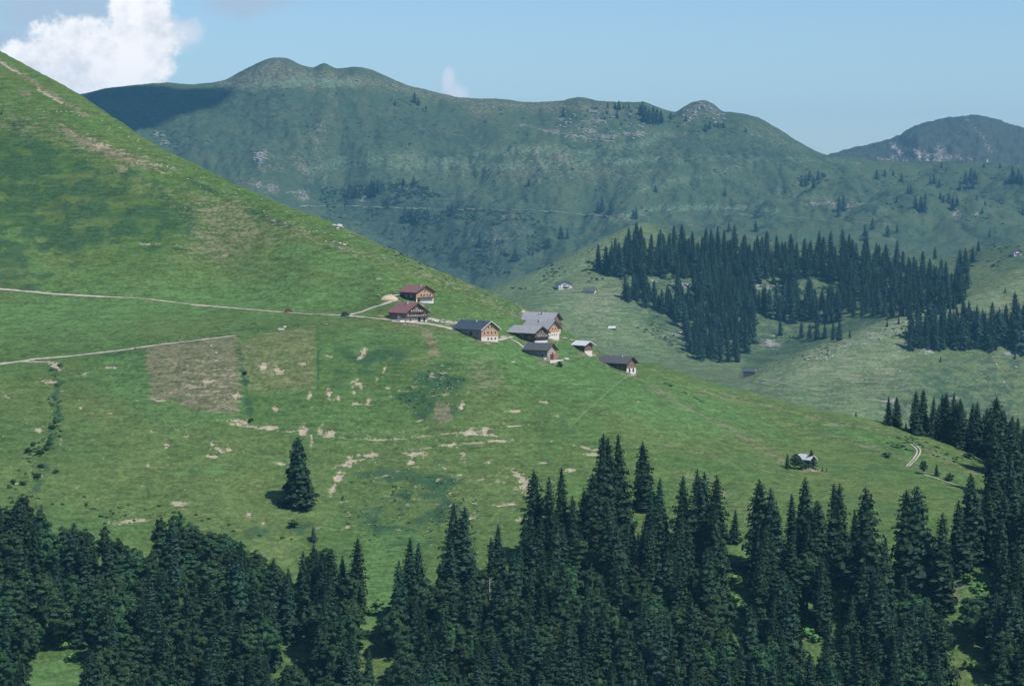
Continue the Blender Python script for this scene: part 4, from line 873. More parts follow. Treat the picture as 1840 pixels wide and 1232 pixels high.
def place(T_):
    kind, loc, h, label, group, name, cat, wide, _ = T_
    cm_, tm_, H0 = KINDS[kind]; s = h / H0
    small = h * FPX / loc.y < 34
    rz = random.uniform(0, 6.28); w_ = s * wide
    if small:
        o = link(name, cm_); o.location = loc; o.rotation_euler = (0, 0, rz); o.scale = (w_, w_, s); tag(o, label, cat, group); return
    e = empty(name, loc, rz); e.rotation_euler = (random.uniform(-.03, .03), random.uniform(-.03, .03), rz); e.scale = (w_, w_, s)
    tag(e, label, cat, group); link('trunk', tm_, e); link('crown' if 'bush' not in kind else 'foliage', cm_, e)
def off(t):
    px = CX + FPX * t[1].x / t[1].y; tip = HZ - FPX * (t[1].z + t[2]) / t[1].y
    return px < -50 or px > 1890 or tip > 1245
for t in TREES:
    if t[5] == 'spruce_tree' and t[1].y > 1700: t[5] = 'conifer'; t[6] = 'conifer'
size = lambda t: -t[2] / t[1].y
leafy = sorted([t for t in TREES if t[5] == 'leafy_tree' and not (off(t) and not t[8])], key=size)
for t in leafy[290:]: t[5] = 'spruce_tree'; t[0] = 'spruce%d' % random.randrange(7); t[3] = t[3].replace('rounded leafy tree', 'dark pointed spruce'); t[4] = 'spruces of the foreground forest'; t[6] = 'spruce tree'
near_s = [t for t in TREES if t[5] == 'spruce_tree']; far_s = [t for t in TREES if t[5] == 'conifer']
rest = leafy[:290] + [t for t in TREES if t[5] == 'shrub_bush']
def split(lst, n):
    fo = [t for t in lst if t[8]]; vis = sorted([t for t in lst if not t[8] and not off(t)], key=size); hid = [t for t in lst if not t[8] and off(t)]
    k = max(0, n - len(fo)); return fo + vis[:k], vis[k:], hid
nI, nM, nH = split(near_s, 305); fI, fM, fH = split(far_s, 305)
print('trees: rest', len(rest), 'near', len(nI), len(nM), len(nH), 'far', len(fI), len(fM), len(fH))
for t in rest + nI + fI: place(t)
mass = fM + fH
if nM:
    base = [spruce_arrays(28, 5.8, 30, 12, 91 + k, power=.62, gap=.08) for k in range(4)]; out = []
    for i, t in enumerate(nM + nH):
        s_ = t[2] / 28; a = random.uniform(0, 6.28); c, d = math.cos(a), math.sin(a)
        out.append((base[i % 4] * s_ * np.array([t[7], t[7], 1])) @ np.array([[c, -d, 0], [d, c, 0], [0, 0, 1]]).T + np.array(t[1]))
    o = link('spruce_thicket', quads_mesh('spruce_thicket', np.concatenate(out), m_spruce)); tag(o, 'small dark spruces filling the gaps of the foreground forest', 'forest', kind='stuff')
# labels say "valley forest"; the remaining, smallest spruces form one wood
if mass:
    base = [spruce_arrays(28, 6.1, 20, 9, 81 + k, power=.58, sprays=2, gap=.05) for k in range(4)]; out = []
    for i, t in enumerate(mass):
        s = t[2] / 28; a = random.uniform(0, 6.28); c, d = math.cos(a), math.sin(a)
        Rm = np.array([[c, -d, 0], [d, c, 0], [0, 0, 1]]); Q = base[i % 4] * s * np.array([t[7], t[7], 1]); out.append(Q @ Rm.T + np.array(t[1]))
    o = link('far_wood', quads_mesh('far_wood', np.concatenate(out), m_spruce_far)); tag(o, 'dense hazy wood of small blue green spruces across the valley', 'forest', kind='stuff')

# scrub (dwarf pine, alder) on the mountain and valley: uncountable
def clump(loc, r, g, n=26):
    v = norm(g.normal(size=(n, 3))); v[:, 2] = np.abs(v[:, 2]) * .8
    p = np.array(loc) + v * r * g.uniform(.4, 1.0, (n, 1)) * np.array([1.3, 1.3, .8])
    nr = norm(v + g.normal(size=(n, 3)) * .5); t1 = norm(np.cross(nr, g.normal(size=(n, 3)))); t2 = np.cross(nr, t1); s = r * g.uniform(.3, .55, (n, 1))
    return np.stack([p - t1 * s, p - t2 * s, p + t1 * s, p + t2 * s], 1)
gs = np.random.default_rng(77); sc = []
def scatter(poly, n, zone_, r0, r1, thr=0.0):
    us = [p[0] for p in poly]; vs = [p[1] for p in poly]; k = 0; tries = 0
    while k < n and tries < n * 12:
        tries += 1; u = gs.uniform(min(us), max(us)); v = gs.uniform(min(vs), max(vs))
        if not inside(u, v, poly): continue
        if fbm(np.array([u / 28]), np.array([v / 14]), 3)[0] < thr: continue
        p = hit(u, v, zone_); sc.append(clump(p, gs.uniform(r0, r1), gs)); k += 1
scatter([(560, 345), (620, 330), (760, 330), (860, 375), (960, 385), (1010, 420), (960, 470), (880, 505), (820, 480), (700, 430), (600, 390)], 900, FAR, 2.0, 4.5, 0.02)
scatter([(620, 335), (760, 325), (800, 360), (740, 375), (640, 365)], 150, FAR, 2.5, 5, -0.2)
scatter([(1000, 190), (1200, 195), (1300, 215), (1330, 240), (1250, 240), (1150, 225), (1010, 230)], 130, FAR, 2, 4, 0.05)
scatter([(1430, 315), (1480, 312), (1490, 330), (1440, 335)], 25, FAR, 3, 5, -1)
scatter([(1560, 300), (1840, 300), (1840, 400), (1600, 380)], 90, FAR, 1.5, 3.5, 0.1)
scatter([(870, 540), (1160, 400), (1180, 410), (1060, 480), (920, 530)], 60, MID, 1.2, 2.6, 0.1)
scatter([(960, 480), (1080, 440), (1140, 480), (1150, 500), (1050, 510), (980, 515)], 60, MID, 1.2, 2.8, 0.1)
scatter([(1130, 545), (1200, 560), (1230, 610), (1260, 650), (1180, 620), (1110, 560)], 45, MID, .8, 2.2, 0.0)
scatter([(1190, 490), (1340, 490), (1400, 520), (1500, 515), (1500, 530), (1350, 530), (1200, 515)], 120, MID, 1.5, 3.2, -0.1)
scatter([(1360, 590), (1530, 585), (1480, 650), (1390, 640)], 60, MID, .7, 1.8, 0.0)
scatter([(1700, 450), (1840, 440), (1800, 480), (1740, 500)], 40, MID, 1.5, 3, -0.1)
scatter([(1560, 600), (1640, 570), (1640, 600), (1560, 615)], 20, MID, 1, 2, -0.1)
scatter([(700, 170), (800, 190), (780, 210), (700, 190)], 18, FAR, 2, 3.5, -.2); scatter([(260, 235), (320, 240), (340, 280), (280, 260)], 30, FAR, 2, 4, -.2)
scatter([(150, 180), (420, 150), (520, 120), (900, 190), (1480, 300), (1840, 300), (1840, 410), (1200, 390), (900, 370), (560, 330)], 420, FAR, 1.5, 3.6, 0.12)
o = link('mountain_scrub', quads_mesh('mountain_scrub', np.concatenate(sc), m_scrub)); tag(o, 'low dark scrub spread over the gullies and slopes of the hazy mountain', 'scrub', kind='stuff')
sc = []
scatter([(720, 690), (800, 650), (835, 680), (825, 730), (760, 745), (715, 740)], 70, NEAR, .25, .7, 0.05)
scatter([(600, 860), (760, 850), (860, 900), (860, 990), (700, 1000), (620, 960)], 160, NEAR, .25, .6, 0.0)
scatter([(90, 655), (112, 655), (110, 790), (40, 880), (10, 880), (85, 770)], 90, NEAR, .4, .9, -0.1)
scatter([(300, 590), (620, 570), (620, 582), (420, 600), (200, 640)], 60, NEAR, .25, .5, -0.1)
scatter([(10, 880), (300, 905), (480, 960), (560, 975), (450, 960), (240, 940), (10, 905)], 60, NEAR, .4, .9, -0.1)
scatter([(620, 400), (720, 450), (860, 520), (760, 490), (650, 430)], 60, NEAR, .3, .8, 0)
scatter([(1150, 660), (1220, 700), (1300, 740), (1210, 700)], 40, NEAR, .4, .8, -.1); scatter([(1560, 790), (1760, 850), (1770, 830), (1620, 775)], 70, NEAR, .4, .9, 0)
o = link('meadow_weeds', quads_mesh('meadow_weeds', np.concatenate(sc), m_broad)); tag(o, 'dark patches of weeds and low scrub across the steep meadow', 'weeds', kind='stuff')

# stones
m_crag = mat('crag_rock', (.30, .285, .27), 0.4, .3)
m_stone = mat('limestone', (.48, .46, .42), 0.25, 1.5)
def stone_arrays(loc, r, g):
    ph = (1 + 5 ** .5) / 2
    V = norm(np.array([(-1, ph, 0), (1, ph, 0), (-1, -ph, 0), (1, -ph, 0), (0, -1, ph), (0, 1, ph), (0, -1, -ph), (0, 1, -ph), (ph, 0, -1), (ph, 0, 1), (-ph, 0, -1), (-ph, 0, 1)], float))
    F = [(0, 11, 5), (0, 5, 1), (0, 1, 7), (0, 7, 10), (0, 10, 11), (1, 5, 9), (5, 11, 4), (11, 10, 2), (10, 7, 6), (7, 1, 8), (3, 9, 4), (3, 4, 2), (3, 2, 6), (3, 6, 8), (3, 8, 9), (4, 9, 5), (2, 4, 11), (6, 2, 10), (8, 6, 7), (9, 8, 1)]
    V = V * g.uniform(.7, 1.25, (12, 1)) * np.array([1.2, 1.0, .7]) * r
    return V + np.array(loc) + np.array([0, 0, r * .25]), np.array(F)
def stones(name, pts, label, g, m=None):
    Vs = []; Fs = []; n = 0
    for p, r in pts:
        V, F = stone_arrays(p, r, g); Vs.append(V); Fs.append(F + n); n += 12
    me = mesh_np(name, np.concatenate(Vs), np.concatenate(Fs), m or m_stone, nper=3); o = link(name, me); return o
pts = []
for k in range(95):
    t = gs.uniform(0.12, 1); u = t * 640; v = np.interp(u, [0, 140, 300, 450, 600, 700], [92, 170, 270, 342, 402, 447]) + gs.uniform(8, 42) * (1 if gs.random() < .8 else 2.5); pts.append((hit(u, v), gs.uniform(.2, .6)))
for k in range(120): pts.append((hit(gs.uniform(620, 860), gs.uniform(820, 990)), gs.uniform(.12, .3)))
for k in range(70): pts.append((hit(gs.uniform(745, 830), gs.uniform(650, 745)), gs.uniform(.12, .35)))
for k in range(60): pts.append((hit(gs.uniform(700, 960), gs.uniform(515, 600)), gs.uniform(.15, .35)))
for k in range(50): pts.append((hit(gs.uniform(0, 480), gs.uniform(660, 900)), gs.uniform(.15, .4)))
for k in range(50): pts.append((hit(gs.uniform(640, 1100), gs.uniform(600, 760)), gs.uniform(.12, .3)))
for u, v in [(608, 407), (614, 409), (600, 406), (606, 411), (618, 441), (610, 438)]: pts.append((hit(u, v), gs.uniform(.8, 1.3)))
tag(stones('scattered_stones', pts, '', gs), 'pale stones strewn over the grassy slope', 'stones', kind='stuff')
pts = []
for k in range(90): pts.append((hit(gs.uniform(1600, 1840), gs.uniform(640, 740), MID), gs.uniform(.2, .8)))
for k in range(110):
    t = gs.uniform(0, 1); pts.append((hit(1450 + 200 * t + gs.uniform(-8, 8), 645 - 78 * t + gs.uniform(0, 16), MID), gs.uniform(.4, 1.2)))
for u, v in [(1669, 634), (1663, 633), (1675, 635), (1790, 655), (1825, 660), (1803, 688), (1617, 668)]: pts.append((hit(u, v, MID), gs.uniform(1.0, 1.9)))
for k in range(40): pts.append((hit(gs.uniform(1795, 1840), gs.uniform(590, 640), MID), gs.uniform(.5, 1.3)))
tag(stones('valley_stones', pts, '', gs), 'white boulders and rubble dotting the pale hill across the valley', 'stones', kind='stuff')
pts = []
for k in range(70):
    u = 1225 + gs.uniform(0, 78); pts.append((hit(u, np.interp(u, [1225, 1260, 1300], [200, 185, 205]) + gs.uniform(0, 26) * (1 if gs.random() < .6 else .4), FAR), gs.uniform(1.5, 5)))
for k in range(30): pts.append((hit(466 + gs.normal() * 5, 281 + gs.normal() * 5, FAR), gs.uniform(2, 5)))
for k in range(60): pts.append((hit(gs.uniform(1000, 1160), gs.uniform(198, 250), FAR), gs.uniform(1.5, 4.5)))
tag(stones('crag_rocks', pts, '', gs, m_crag), 'grey rock blocks breaking through the mountain ridge and face', 'rocks', kind='stuff')
for u, v, r, lab in [(388, 635, .75, 'white boulder lying at the lower right of the tan field'), (379, 622, .7, 'white boulder near the path at the top of the tan field'), (943, 568, 2.1, 'large tan boulder at the left end of the uppermost grey roof'), (938, 562, 1.2, 'smaller tan boulder beside the large one behind the grey roofs'),
        (609, 408, 1.9, 'pale outcrop boulder on the upper right ridge line'), (1017, 646, 1.3, 'flat tan block right of the dark bush by the pale barn')]:
    V, F = stone_arrays((0, 0, 0), r, gs); me = mesh_np('boulder', V, F, m_stone, nper=3); o = link('boulder', me); o.location = hit(u, v); tag(o, lab, 'boulder')

# ------------------------------------------------------------------ buildings
M_ = dict(
 red=mat('red_metal_roof', (.25, .125, .115), 0.2, 0.6, 0.55, 0.4, (4, .4, 1)), blue=mat('blue_slate_roof', (.07, .09, .118), 0.18, 0.6, 0.6, 0.3, (4, .4, 1)), grey=mat('grey_shingle_roof', (.33, .33, .34), 0.35, 0.9, 0.85, 0.2, (.5, 4, 1)),
 darkgrey=mat('dark_shingle_roof', (.105, .11, .118), 0.3, 1.0, 0.8, 0.2, (.5, 3, 1)), white=mat('bright_metal_roof', (.66, .66, .66), 0.12, 0.8, 0.5, 0.4), brick=mat('brick', (.30, .17, .13), 0.25, 3), wood=mat('orange_timber', (.50, .29, .175), 0.22, 1.5, 0.8, 0.15, (1, 1, 5)),
 oldwood=mat('weathered_timber', (.21, .13, .09), 0.35, 1.5, 0.85, 0.15, (1, 1, 5)), darkwood=mat('dark_timber', (.13, .09, .065), 0.3, 1.5, 0.85, 0.15, (1, 1, 5)), palewood=mat('pale_boards', (.40, .33, .26), 0.2, 1.5, 0.85, 0.15, (5, 5, 1)),
 plaster=mat('lime_plaster', (.70, .62, .54), 0.12, 0.6), white_wall=mat('white_plaster', (.70, .67, .63), 0.05, 0.5), pinkwall=mat('pinkish_plaster', (.36, .27, .25), 0.15, 0.6), greywall=mat('grey_boards', (.22, .21, .21), 0.25, 1.5, stretch=(5, 5, 1)), glass=mat('window_glass', (.02, .025, .03), 0.2, 1, 0.15, 0.6),
 frame=mat('window_frame', (.7, .66, .6), 0.05, 1), chim=mat('chimney_plaster', (.55, .52, .5), 0.1, 1), door=mat('door_wood', (.06, .045, .04), 0.2, 1), flower=mat('white_flowers', (.7, .62, .6), 0.3, 6), concrete=mat('concrete', (.5, .47, .43), .1, .6))

def house(name, label, cnr, wg, ws, eh, rise, a_deg, roof, low, up, zone_=NEAR, base=0.35, wins=(), side_wins=(), balcony=(), chimney=(), side=None, ov=1.1, group=None, cat='farmhouse', frames=True, door=None, extra=None):
    """cnr: photo position of the nearest lower corner; wg/ws/eh/rise: size in photo pixels; a_deg: turn of the gable to the right"""
    p = hit(cnr[0], cnr[1], zone_); mpp = p.y / FPX; a = math.radians(a_deg)
    Wd = wg * mpp / math.cos(a); Ld = ws * mpp / abs(math.sin(a)); he = eh * mpp; hr = rise * mpp
    e = empty(name, p, a); tag(e, label, cat, group)
    hb = he * base; D = 9.0
    b = MB(); b.box(0, Wd, 0, Ld, -D, hb); b.build('base_wall', M_[low], e)
    pr = 0.07; b = MB(); b.prism([(-pr, hb), (Wd + pr, hb), (Wd + pr, he), (Wd / 2, he + hr * Wd / (Wd + 2 * ov)), (-pr, he)], -pr, Ld + pr); b.build('upper_wall', M_[up], e)
    if side:
        b = MB(); b.box(-pr - .06, -pr, 0.02, Ld - .02, hb * 0.2 - 0.5, he - 0.1); b.build('side_boarding', M_[side], e)
    slope = hr / (Wd / 2 + ov); th = 0.32; yo = ov * 1.0
    def zr(x): return he + 0.12 + slope * (min(x, Wd - x) + 0)   # underside
    b = MB(); xs = [-ov, Wd / 2, Wd + ov]; zs = [he - slope * ov + .3, he + slope * Wd / 2 + .3, he - slope * ov + .3]
    b.prism([(xs[0], zs[0]), (xs[1], zs[1]), (xs[2], zs[2]), (xs[2], zs[2] + th), (xs[1], zs[1] + th), (xs[0], zs[0] + th)], -yo, Ld + yo * .6)
    rf = b.build('roof', M_[roof], e)
    b = MB()
    for s in (0, 1):
        x0, x1 = (xs[0] - .03, xs[1]) if s == 0 else (xs[1], xs[2] + .03); z0, z1 = (zs[0] - .05, zs[1] - .05) if s == 0 else (zs[1] - .05, zs[2] - .05)
        b.prism([(x0, z0), (x1, z1), (x1, z1 + th + .12), (x0, z0 + th + .12)], -yo - .14, -yo - .01)
    b.build('barge_board', M_['plaster' if roof in ('blue', 'white') else 'darkwood'], rf)
    for (fx, fy, cw, chh) in chimney:
        b = MB(); x = Wd * fx; y = Ld * fy; z = he + slope * min(x, Wd - x); b.box(x - cw, x + cw, y - cw, y + cw, z - .3, z + chh + .6); b.box(x - cw - .12, x + cw + .12, y - cw - .12, y + cw + .12, z + chh + .6, z + chh + .8); b.build('chimney', M_['chim'], rf)
    def win(x, z, w_, h_, face):
        b = MB(); g = MB(); o = -pr if z > hb else 0
        if face == 'g':
            b.box(x - w_ / 2 - .13, x + w_ / 2 + .13, o - .08, o + .02, z - h_ / 2 - .13, z + h_ / 2 + .13); g.box(x - w_ / 2, x + w_ / 2, o - .12, o - .05, z - h_ / 2, z + h_ / 2)
        else:
            if side: o -= .06
            b.box(o - .08, o + .02, x - w_ / 2 - .13, x + w_ / 2 + .13, z - h_ / 2 - .13, z + h_ / 2 + .13); g.box(o - .12, o - .05, x - w_ / 2, x + w_ / 2, z - h_ / 2, z + h_ / 2)
        f = b.build('window', M_['frame' if frames else 'darkwood'], e); g.build('pane', M_['glass'], f)
    for fx, fz, w_, h_ in wins: win(Wd * fx, he * fz, w_, h_, 'g')
    for fy, fz, w_, h_ in side_wins: win(Ld * fy, he * fz, w_, h_, 's')
    for fz, x0, x1, fl in balcony:
        z = he * fz; b = MB(); b.box(Wd * x0, Wd * x1, -pr - 1.1, -pr - .02, z - .12, z)
        n = int((x1 - x0) * Wd / .35)
        for k in range(n + 1):
            x = Wd * x0 + (x1 - x0) * Wd * k / max(1, n); b.box(x - .09, x + .09, -pr - 1.12, -pr - 1.05, z, z + .85)
        b.box(Wd * x0, Wd * x1, -pr - 1.16, -pr - 1.02, z + .85, z + .95); bal = b.build('balcony', M_['darkwood'], e)
        if fl:
            b = MB()
            gg = random.Random(int(z * 100))
            for k in range(int((x1 - x0) * Wd / 1.3)):
                x = Wd * x0 + .6 + k * 1.3 + gg.uniform(-.2, .2); w2 = gg.uniform(.12, .42); b.box(x - w2, x + w2, -pr - 1.4, -pr - 1.17, z + .62, z + gg.uniform(.95, 1.15))
            b.build('flower_box', M_['flower'], bal)
    if door:
        face, f, dw, dh = door; b = MB(); z0 = 0.0
        if face == 'g': b.box(Wd * f - dw / 2, Wd * f + dw / 2, -.1, .02, z0, dh)
        else: b.box(-.16, .02, Ld * f - dw / 2, Ld * f + dw / 2, z0, dh)
        b.build('door', M_['door'], e)
    if extra: extra(e, Wd, Ld, he, hr)
    return e

def shed1(e, Wd, Ld, he, hr):
    b = MB(); b.box(-3.2, -.3, Ld - 1, Ld + 5, -4, he * .62); b.build('annex_wall', M_['darkwood'], e)
    b = MB(); b.prism([(-4.2, he * .58), (.1, he * .74), (.1, he * .74 + .2), (-4.2, he * .58 + .2)], Ld - 1.6, Ld + 5.6); b.build('annex_roof', M_['concrete'], e)
house('farmhouse', 'upper farmhouse with red metal roof and orange gable, beside gravel mound', (747.8, 542.5), 30.5, 30, 17, 12.5, 37, 'red', 'white_wall', 'wood', side='darkwood', base=.33,
      wins=[(.5, 1.17, .9, 1.1)] + [(x, .72, .9, 1.1) for x in (.28, .45, .62, .8)], side_wins=[(.3, .6, .9, .9), (.6, .6, .9, .9)], balcony=[(.42, .22, .95, True)], chimney=[(.4, .15, .3, .5)], door=('g', .14, 1.6, 2.2), extra=shed1)
def terrace(e, Wd, Ld, he, hr):
    b = MB(); b.box(-3.2, -.1, .5, Ld * .75, -5, .9); b.build('terrace', M_['white_wall'], e)
    b = MB()
    for k in range(5): b.box(-3.15, -3.0, .6 + k * Ld * .17, .75 + k * Ld * .17, .9, he * .78)
    b.box(-3.2, -3.0, .5, Ld * .75, 1.7, 1.85); b.build('terrace_rail', M_['darkwood'], e)
    b = MB(); b.box(-.35, -.14, Ld * .3, Ld * .5, .9, he * .6); b.build('side_panel', M_['white_wall'], e)
house('farmhouse', 'large old farmhouse with red roof and balconied flowery timber gable beside the gravel road', (729.8, 578.5), 37, 32, 16.5, 18, 38, 'red', 'plaster', 'oldwood', base=.4,
      wins=[(.5, 1.62, .8, 1.0)] + [(x, 1.22, .8, 1.0) for x in (.3, .5, .7)] + [(x, .78, .9, 1.1) for x in (.12, .28, .45, .62, .8, .93)] + [(.85, .2, 1.0, 1.6), (.2, .2, .9, .9)],
      side_wins=[(.2, .6, 1, 1), (.45, .6, 1, 1), (.8, .5, 1, 1)], balcony=[(1.02, .14, .86, True), (.52, -.02, 1.0, True)], chimney=[(.42, .45, .35, .8)], door=('g', .62, 1.5, 2.1), extra=terrace)
house('farmhouse', 'farmhouse with dark blue roof, orange boarded gable and white ground floor with small windows', (865, 612.5), 30, 51, 20, 16, 40, 'blue', 'plaster', 'wood', side='pinkwall', base=.38,
      wins=[(.42, 1.22, .8, 1.1), (.58, 1.22, .8, 1.1)] + [(x, .72, .8, 1.3) for x in (.16, .38, .6, .82)] + [(x, .18, .9, .9) for x in (.4, .6, .82)], side_wins=[(.12, .62, 1, 1.4), (.36, .62, 2.4, 2.0), (.52, .62, 1, 1), (.66, .66, 1, 1), (.82, .68, 1, 1)], chimney=[(.4, .42, .35, .5)])
house('farmhouse', 'uppermost grey shingled farmhouse of the hamlet with a dark gable and two chimneys', (992.5, 594), 15, 54, 19, 14, 58, 'grey', 'plaster', 'oldwood', base=.3, wins=[(.3, .8, .8, 1), (.65, .8, .8, 1), (.5, 1.2, .7, .8)], balcony=[(.5, .3, .98, False)], chimney=[(.33, .42, .35, .9), (.3, .52, .25, .5)])
house('farmhouse', 'middle grey shingled farmhouse with reddish boards over a white plastered ground floor', (985.7, 608), 19.5, 46, 18, 16, 48, 'grey', 'plaster', 'wood', base=.6, wins=[(.35, .95, .8, 1), (.62, .95, .8, 1), (.5, 1.35, .7, .7)] + [(x, .35, .6, .6) for x in (.15, .35, .55, .75)], chimney=[(.35, .5, .35, .7)])
house('farmhouse', 'front grey shingled farmhouse with black timber gable and flowers, below the middle one', (961, 616.5), 23, 47, 18, 12.5, 46, 'grey', 'white_wall', 'darkwood', base=.26, side='darkwood',
      wins=[(x, .82, .8, .9) for x in (.2, .42, .64, .84)] + [(x, 1.15, .7, .8) for x in (.38, .62)] + [(x, .45, .8, .9) for x in (.2, .42, .64, .84)], balcony=[(.56, .0, 1.0, True)], side_wins=[(.5, .5, 1.6, 2), (.2, .5, 1, 1)])
def brick(e, Wd, Ld, he, hr):
    b = MB(); b.box(Wd * .35, Wd * .98, -2.0, -.12, -4, he * .55); b.build('brick_annex', M_['brick'], e)
    b = MB(); b.box(-2.2, -.12, .3, Ld * .3, -4, he * .2); b.build('ramp', M_['concrete'], e)
    b = MB(); b.box(-3, Wd + 1, -4, -2.2, -5, -.3); b.build('forecourt', M_['plaster'], e)
house('barn', 'lowest barn with dark roof, pale boarded gable and brick annex beside a bush', (983.5, 645.5), 15, 41, 17, 12.5, 52, 'darkgrey', 'pinkwall', 'palewood', side='greywall', base=.25, wins=[(.6, .62, .8, 1.4)], side_wins=[(.2, .4, 1.4, 1.6), (.4, .5, .8, .8)], cat='barn', extra=brick)
house('log_hut', 'small log hut with bright metal roof on the slope above the long barn', (1050.5, 633), 14, 20, 13, 7.5, 43, 'white', 'plaster', 'oldwood', base=.22, side='darkwood', side_wins=[(.5, .5, .9, .9)], cat='hut', ov=1.3)
house('barn', 'long dark roofed barn on white posts, farthest right of the hamlet', (1126, 668.5), 17.5, 51, 16, 12.5, 50, 'darkgrey', 'white_wall', 'oldwood', base=.42, side='darkwood', wins=[(.5, .75, 1, 1), (.3, .2, 1.2, 2), (.7, .2, 1.2, 2)], chimney=[(.4, .28, .3, .5)],
      side_wins=[(.15, .4, .8, .8), (.3, .4, .8, .8), (.45, .4, .8, .8), (.6, .4, .8, .8)], cat='barn')
house('meadow_hut', 'white roofed hut half hidden by trees on the right part of the meadow', (1455, 841), 11, 20, 15, 9, 40, 'white', 'plaster', 'darkwood', base=.15, cat='hut', wins=[(.8, .4, .8, .8)], ov=.7)
ZL = md(1900, 2400)
house('chalet', 'white chalet with wide low gable and dark balconies across the valley', (1004, 521), 24, 5, 11, 6, 12, 'darkgrey', 'white_wall', 'white_wall', ZL, ov=2.0, wins=[(.12, .75, 1.2, 1.2), (.12, .3, 1.2, 1.2), (.45, .8, 4, 1.4), (.5, .3, 5, 1.6), (.9, .2, 1.2, 1.2)], balcony=[(.5, .3, .8, False)], cat='chalet', chimney=[(.7, .6, .4, .6)], frames=False)
house('barn', 'low brown roofed barn with white wall right of the white chalet across the valley', (1068, 527.5), 4, 20, 4.5, 6.5, 70, 'darkgrey', 'plaster', 'plaster', ZL, side='plaster', side_wins=[(x, .5, 1.3, 1.2) for x in (.2, .45, .7)], cat='barn', ov=1.0)
house('hay_hut', 'tiny hay hut with bright roof alone on the valley meadow', (1105, 594), 3, 12, 4, 3.8, 68, 'white', 'darkwood', 'darkwood', ZL, cat='hut', ov=.5)
house('cattle_shed', 'low shed with blue roof on the valley floor behind the meadow crest', (1356, 672.5), 3, 20, 4.5, 4, 72, 'blue', 'darkwood', 'darkwood', ZL, cat='shed', ov=.5)
house('chalet', 'white fronted chalet at the right edge of the slope beyond the valley', (1822, 460.5), 14, 2.5, 8, 5, 10, 'darkgrey', 'white_wall', 'white_wall', md(2150, 2700), ov=1.6, wins=[(.5, .4, 1.6, 1.6), (.2, .8, 1.2, 1), (.8, .8, 1.2, 1)], balcony=[(.6, .1, .9, False)], cat='chalet', frames=False)
house('log_hut', 'brown timber hut beside the top right end of the valley forest', (1738, 458), 6, 4, 5, 4, 30, 'oldwood', 'darkwood', 'darkwood', md(2150, 2700), cat='hut', ov=.8)
# chapel on the far shoulder
p = hit(1774, 291, FAR); e = empty('chapel', p); tag(e, 'tiny white chapel with a pointed turret on the far shoulder below the distant peak', 'chapel')
b = MB(); b.box(-2, 2, -2, 4, -2, 4); b.build('wall', M_['white_wall'], e); b = MB(); b.prism([(-2.4, 3.9), (2.4, 3.9), (0, 6.2)], 0.2, 4.3); b.build('roof', M_['white'], e)
b = MB(); b.box(-.9, .9, -1.9, -.1, 4, 6.5); i = len(b.v); b.v += [(-1, -2, 6.5), (1, -2, 6.5), (1, 0, 6.5), (-1, 0, 6.5), (0, -1, 9.5)]; b.f += [[i, i + 1, i + 4], [i + 1, i + 2, i + 4], [i + 2, i + 3, i + 4], [i + 3, i, i + 4]]; b.build('turret', M_['white_wall'], e)

# ------------------------------------------------------------------ cars
m_tyre = mat('tyre', (.02, .02, .02), .1, 1)
def car(px, py, rz, col, label, cargroup=None):
    p = hit(px, py); e = empty('parked_car', p + Vector((0, 0, .3)), rz); tag(e, label, 'car')
    paint = mat('car_paint', col, .03, .5, .35, .5)
    b = MB(); b.prism([(-2.1, .35), (2.1, .35), (2.15, .75), (1.2, .95), (-1.9, 1.0), (-2.1, .8)], -.85, .85); b.build('body', paint, e)
    b = MB(); b.prism([(-1.75, 1.0), (1.1, .96), (.45, 1.45), (-1.35, 1.5)], -.76, .76); cb = b.build('cabin', M_['glass'], e)
    b = MB(); b.prism([(-1.45, 1.5), (.5, 1.46), (.42, 1.56), (-1.3, 1.6)], -.74, .74); b.build('car_roof', paint, cb)
    for x in (-1.3, 1.3):
        for y in (-.8, .8):
            b = MB(); b.tube((x, y - .1, .33), (x, y + .1, .33), .33, .33, 12); b.build('wheel', m_tyre, e)
            b = MB()
    for y in (-.6, .6): b = MB(); b.box(2.08, 2.17, y - .2, y + .2, .6, .75); b.build('headlight', M_['frame'], e)
car(519, 561.5, math.radians(-6), (.30, .07, .08), 'dark red car parked on the narrow road across the meadow')
car(621, 567.3, math.radians(-4), (.03, .05, .08), 'dark blue car on the road just left of the gravel junction')

# farm bits
m_tan = mat('sand', (.55, .44, .30), .12, .5)
def mound(name, px, py, r, h, m, label, cat):
    p = hit(px, py); V = []; F = []; n = 22; rings = 7; g = np.random.default_rng(int(px))
    for i in range(rings + 1):
        for k in range(n):
            t = i / rings; a = 6.283 * k / n; rr = r * t * (1 + .12 * math.sin(3 * a + px) + .05 * g.normal())
            V.append((math.cos(a) * rr, math.sin(a) * rr * .8, h * (1 - t * t) * (1 - .25 * t) * (1 + .14 * g.normal() + .2 * math.sin(2 * a + 1) * t) - (1.5 if i == rings else 0)))
    for i in range(rings):
        for k in range(n): j = (k + 1) % n; F.append((i * n + k, (i + 1) * n + k, (i + 1) * n + j, i * n + j))
    o = link(name, mesh_np(name, np.array(V), np.array(F), m, smooth=True)); o.location = p; tag(o, label, cat)
def heap(name, px, py, r, sz, label, cat):
    P0 = hit(px, py); g = np.random.default_rng(int(px)); q = []
    for k in range(60):
        d = g.normal(size=2) * r * np.array([.6, .35]); x, y = P0.x + d[0], P0.y + d[1]; q.append(((x - P0.x, y - P0.y, ground(x, y) - P0.z + g.uniform(0, .3)), sz * g.uniform(.5, 1.4)))
    o = stones(name, q, '', g); o.location = P0; tag(o, label, cat, kind='stuff')
mound('gravel_mound', 701, 538, 4.8, 2.3, m_tan, 'sandy gravel mound left of the upper red roofed farmhouse', 'gravel mound')
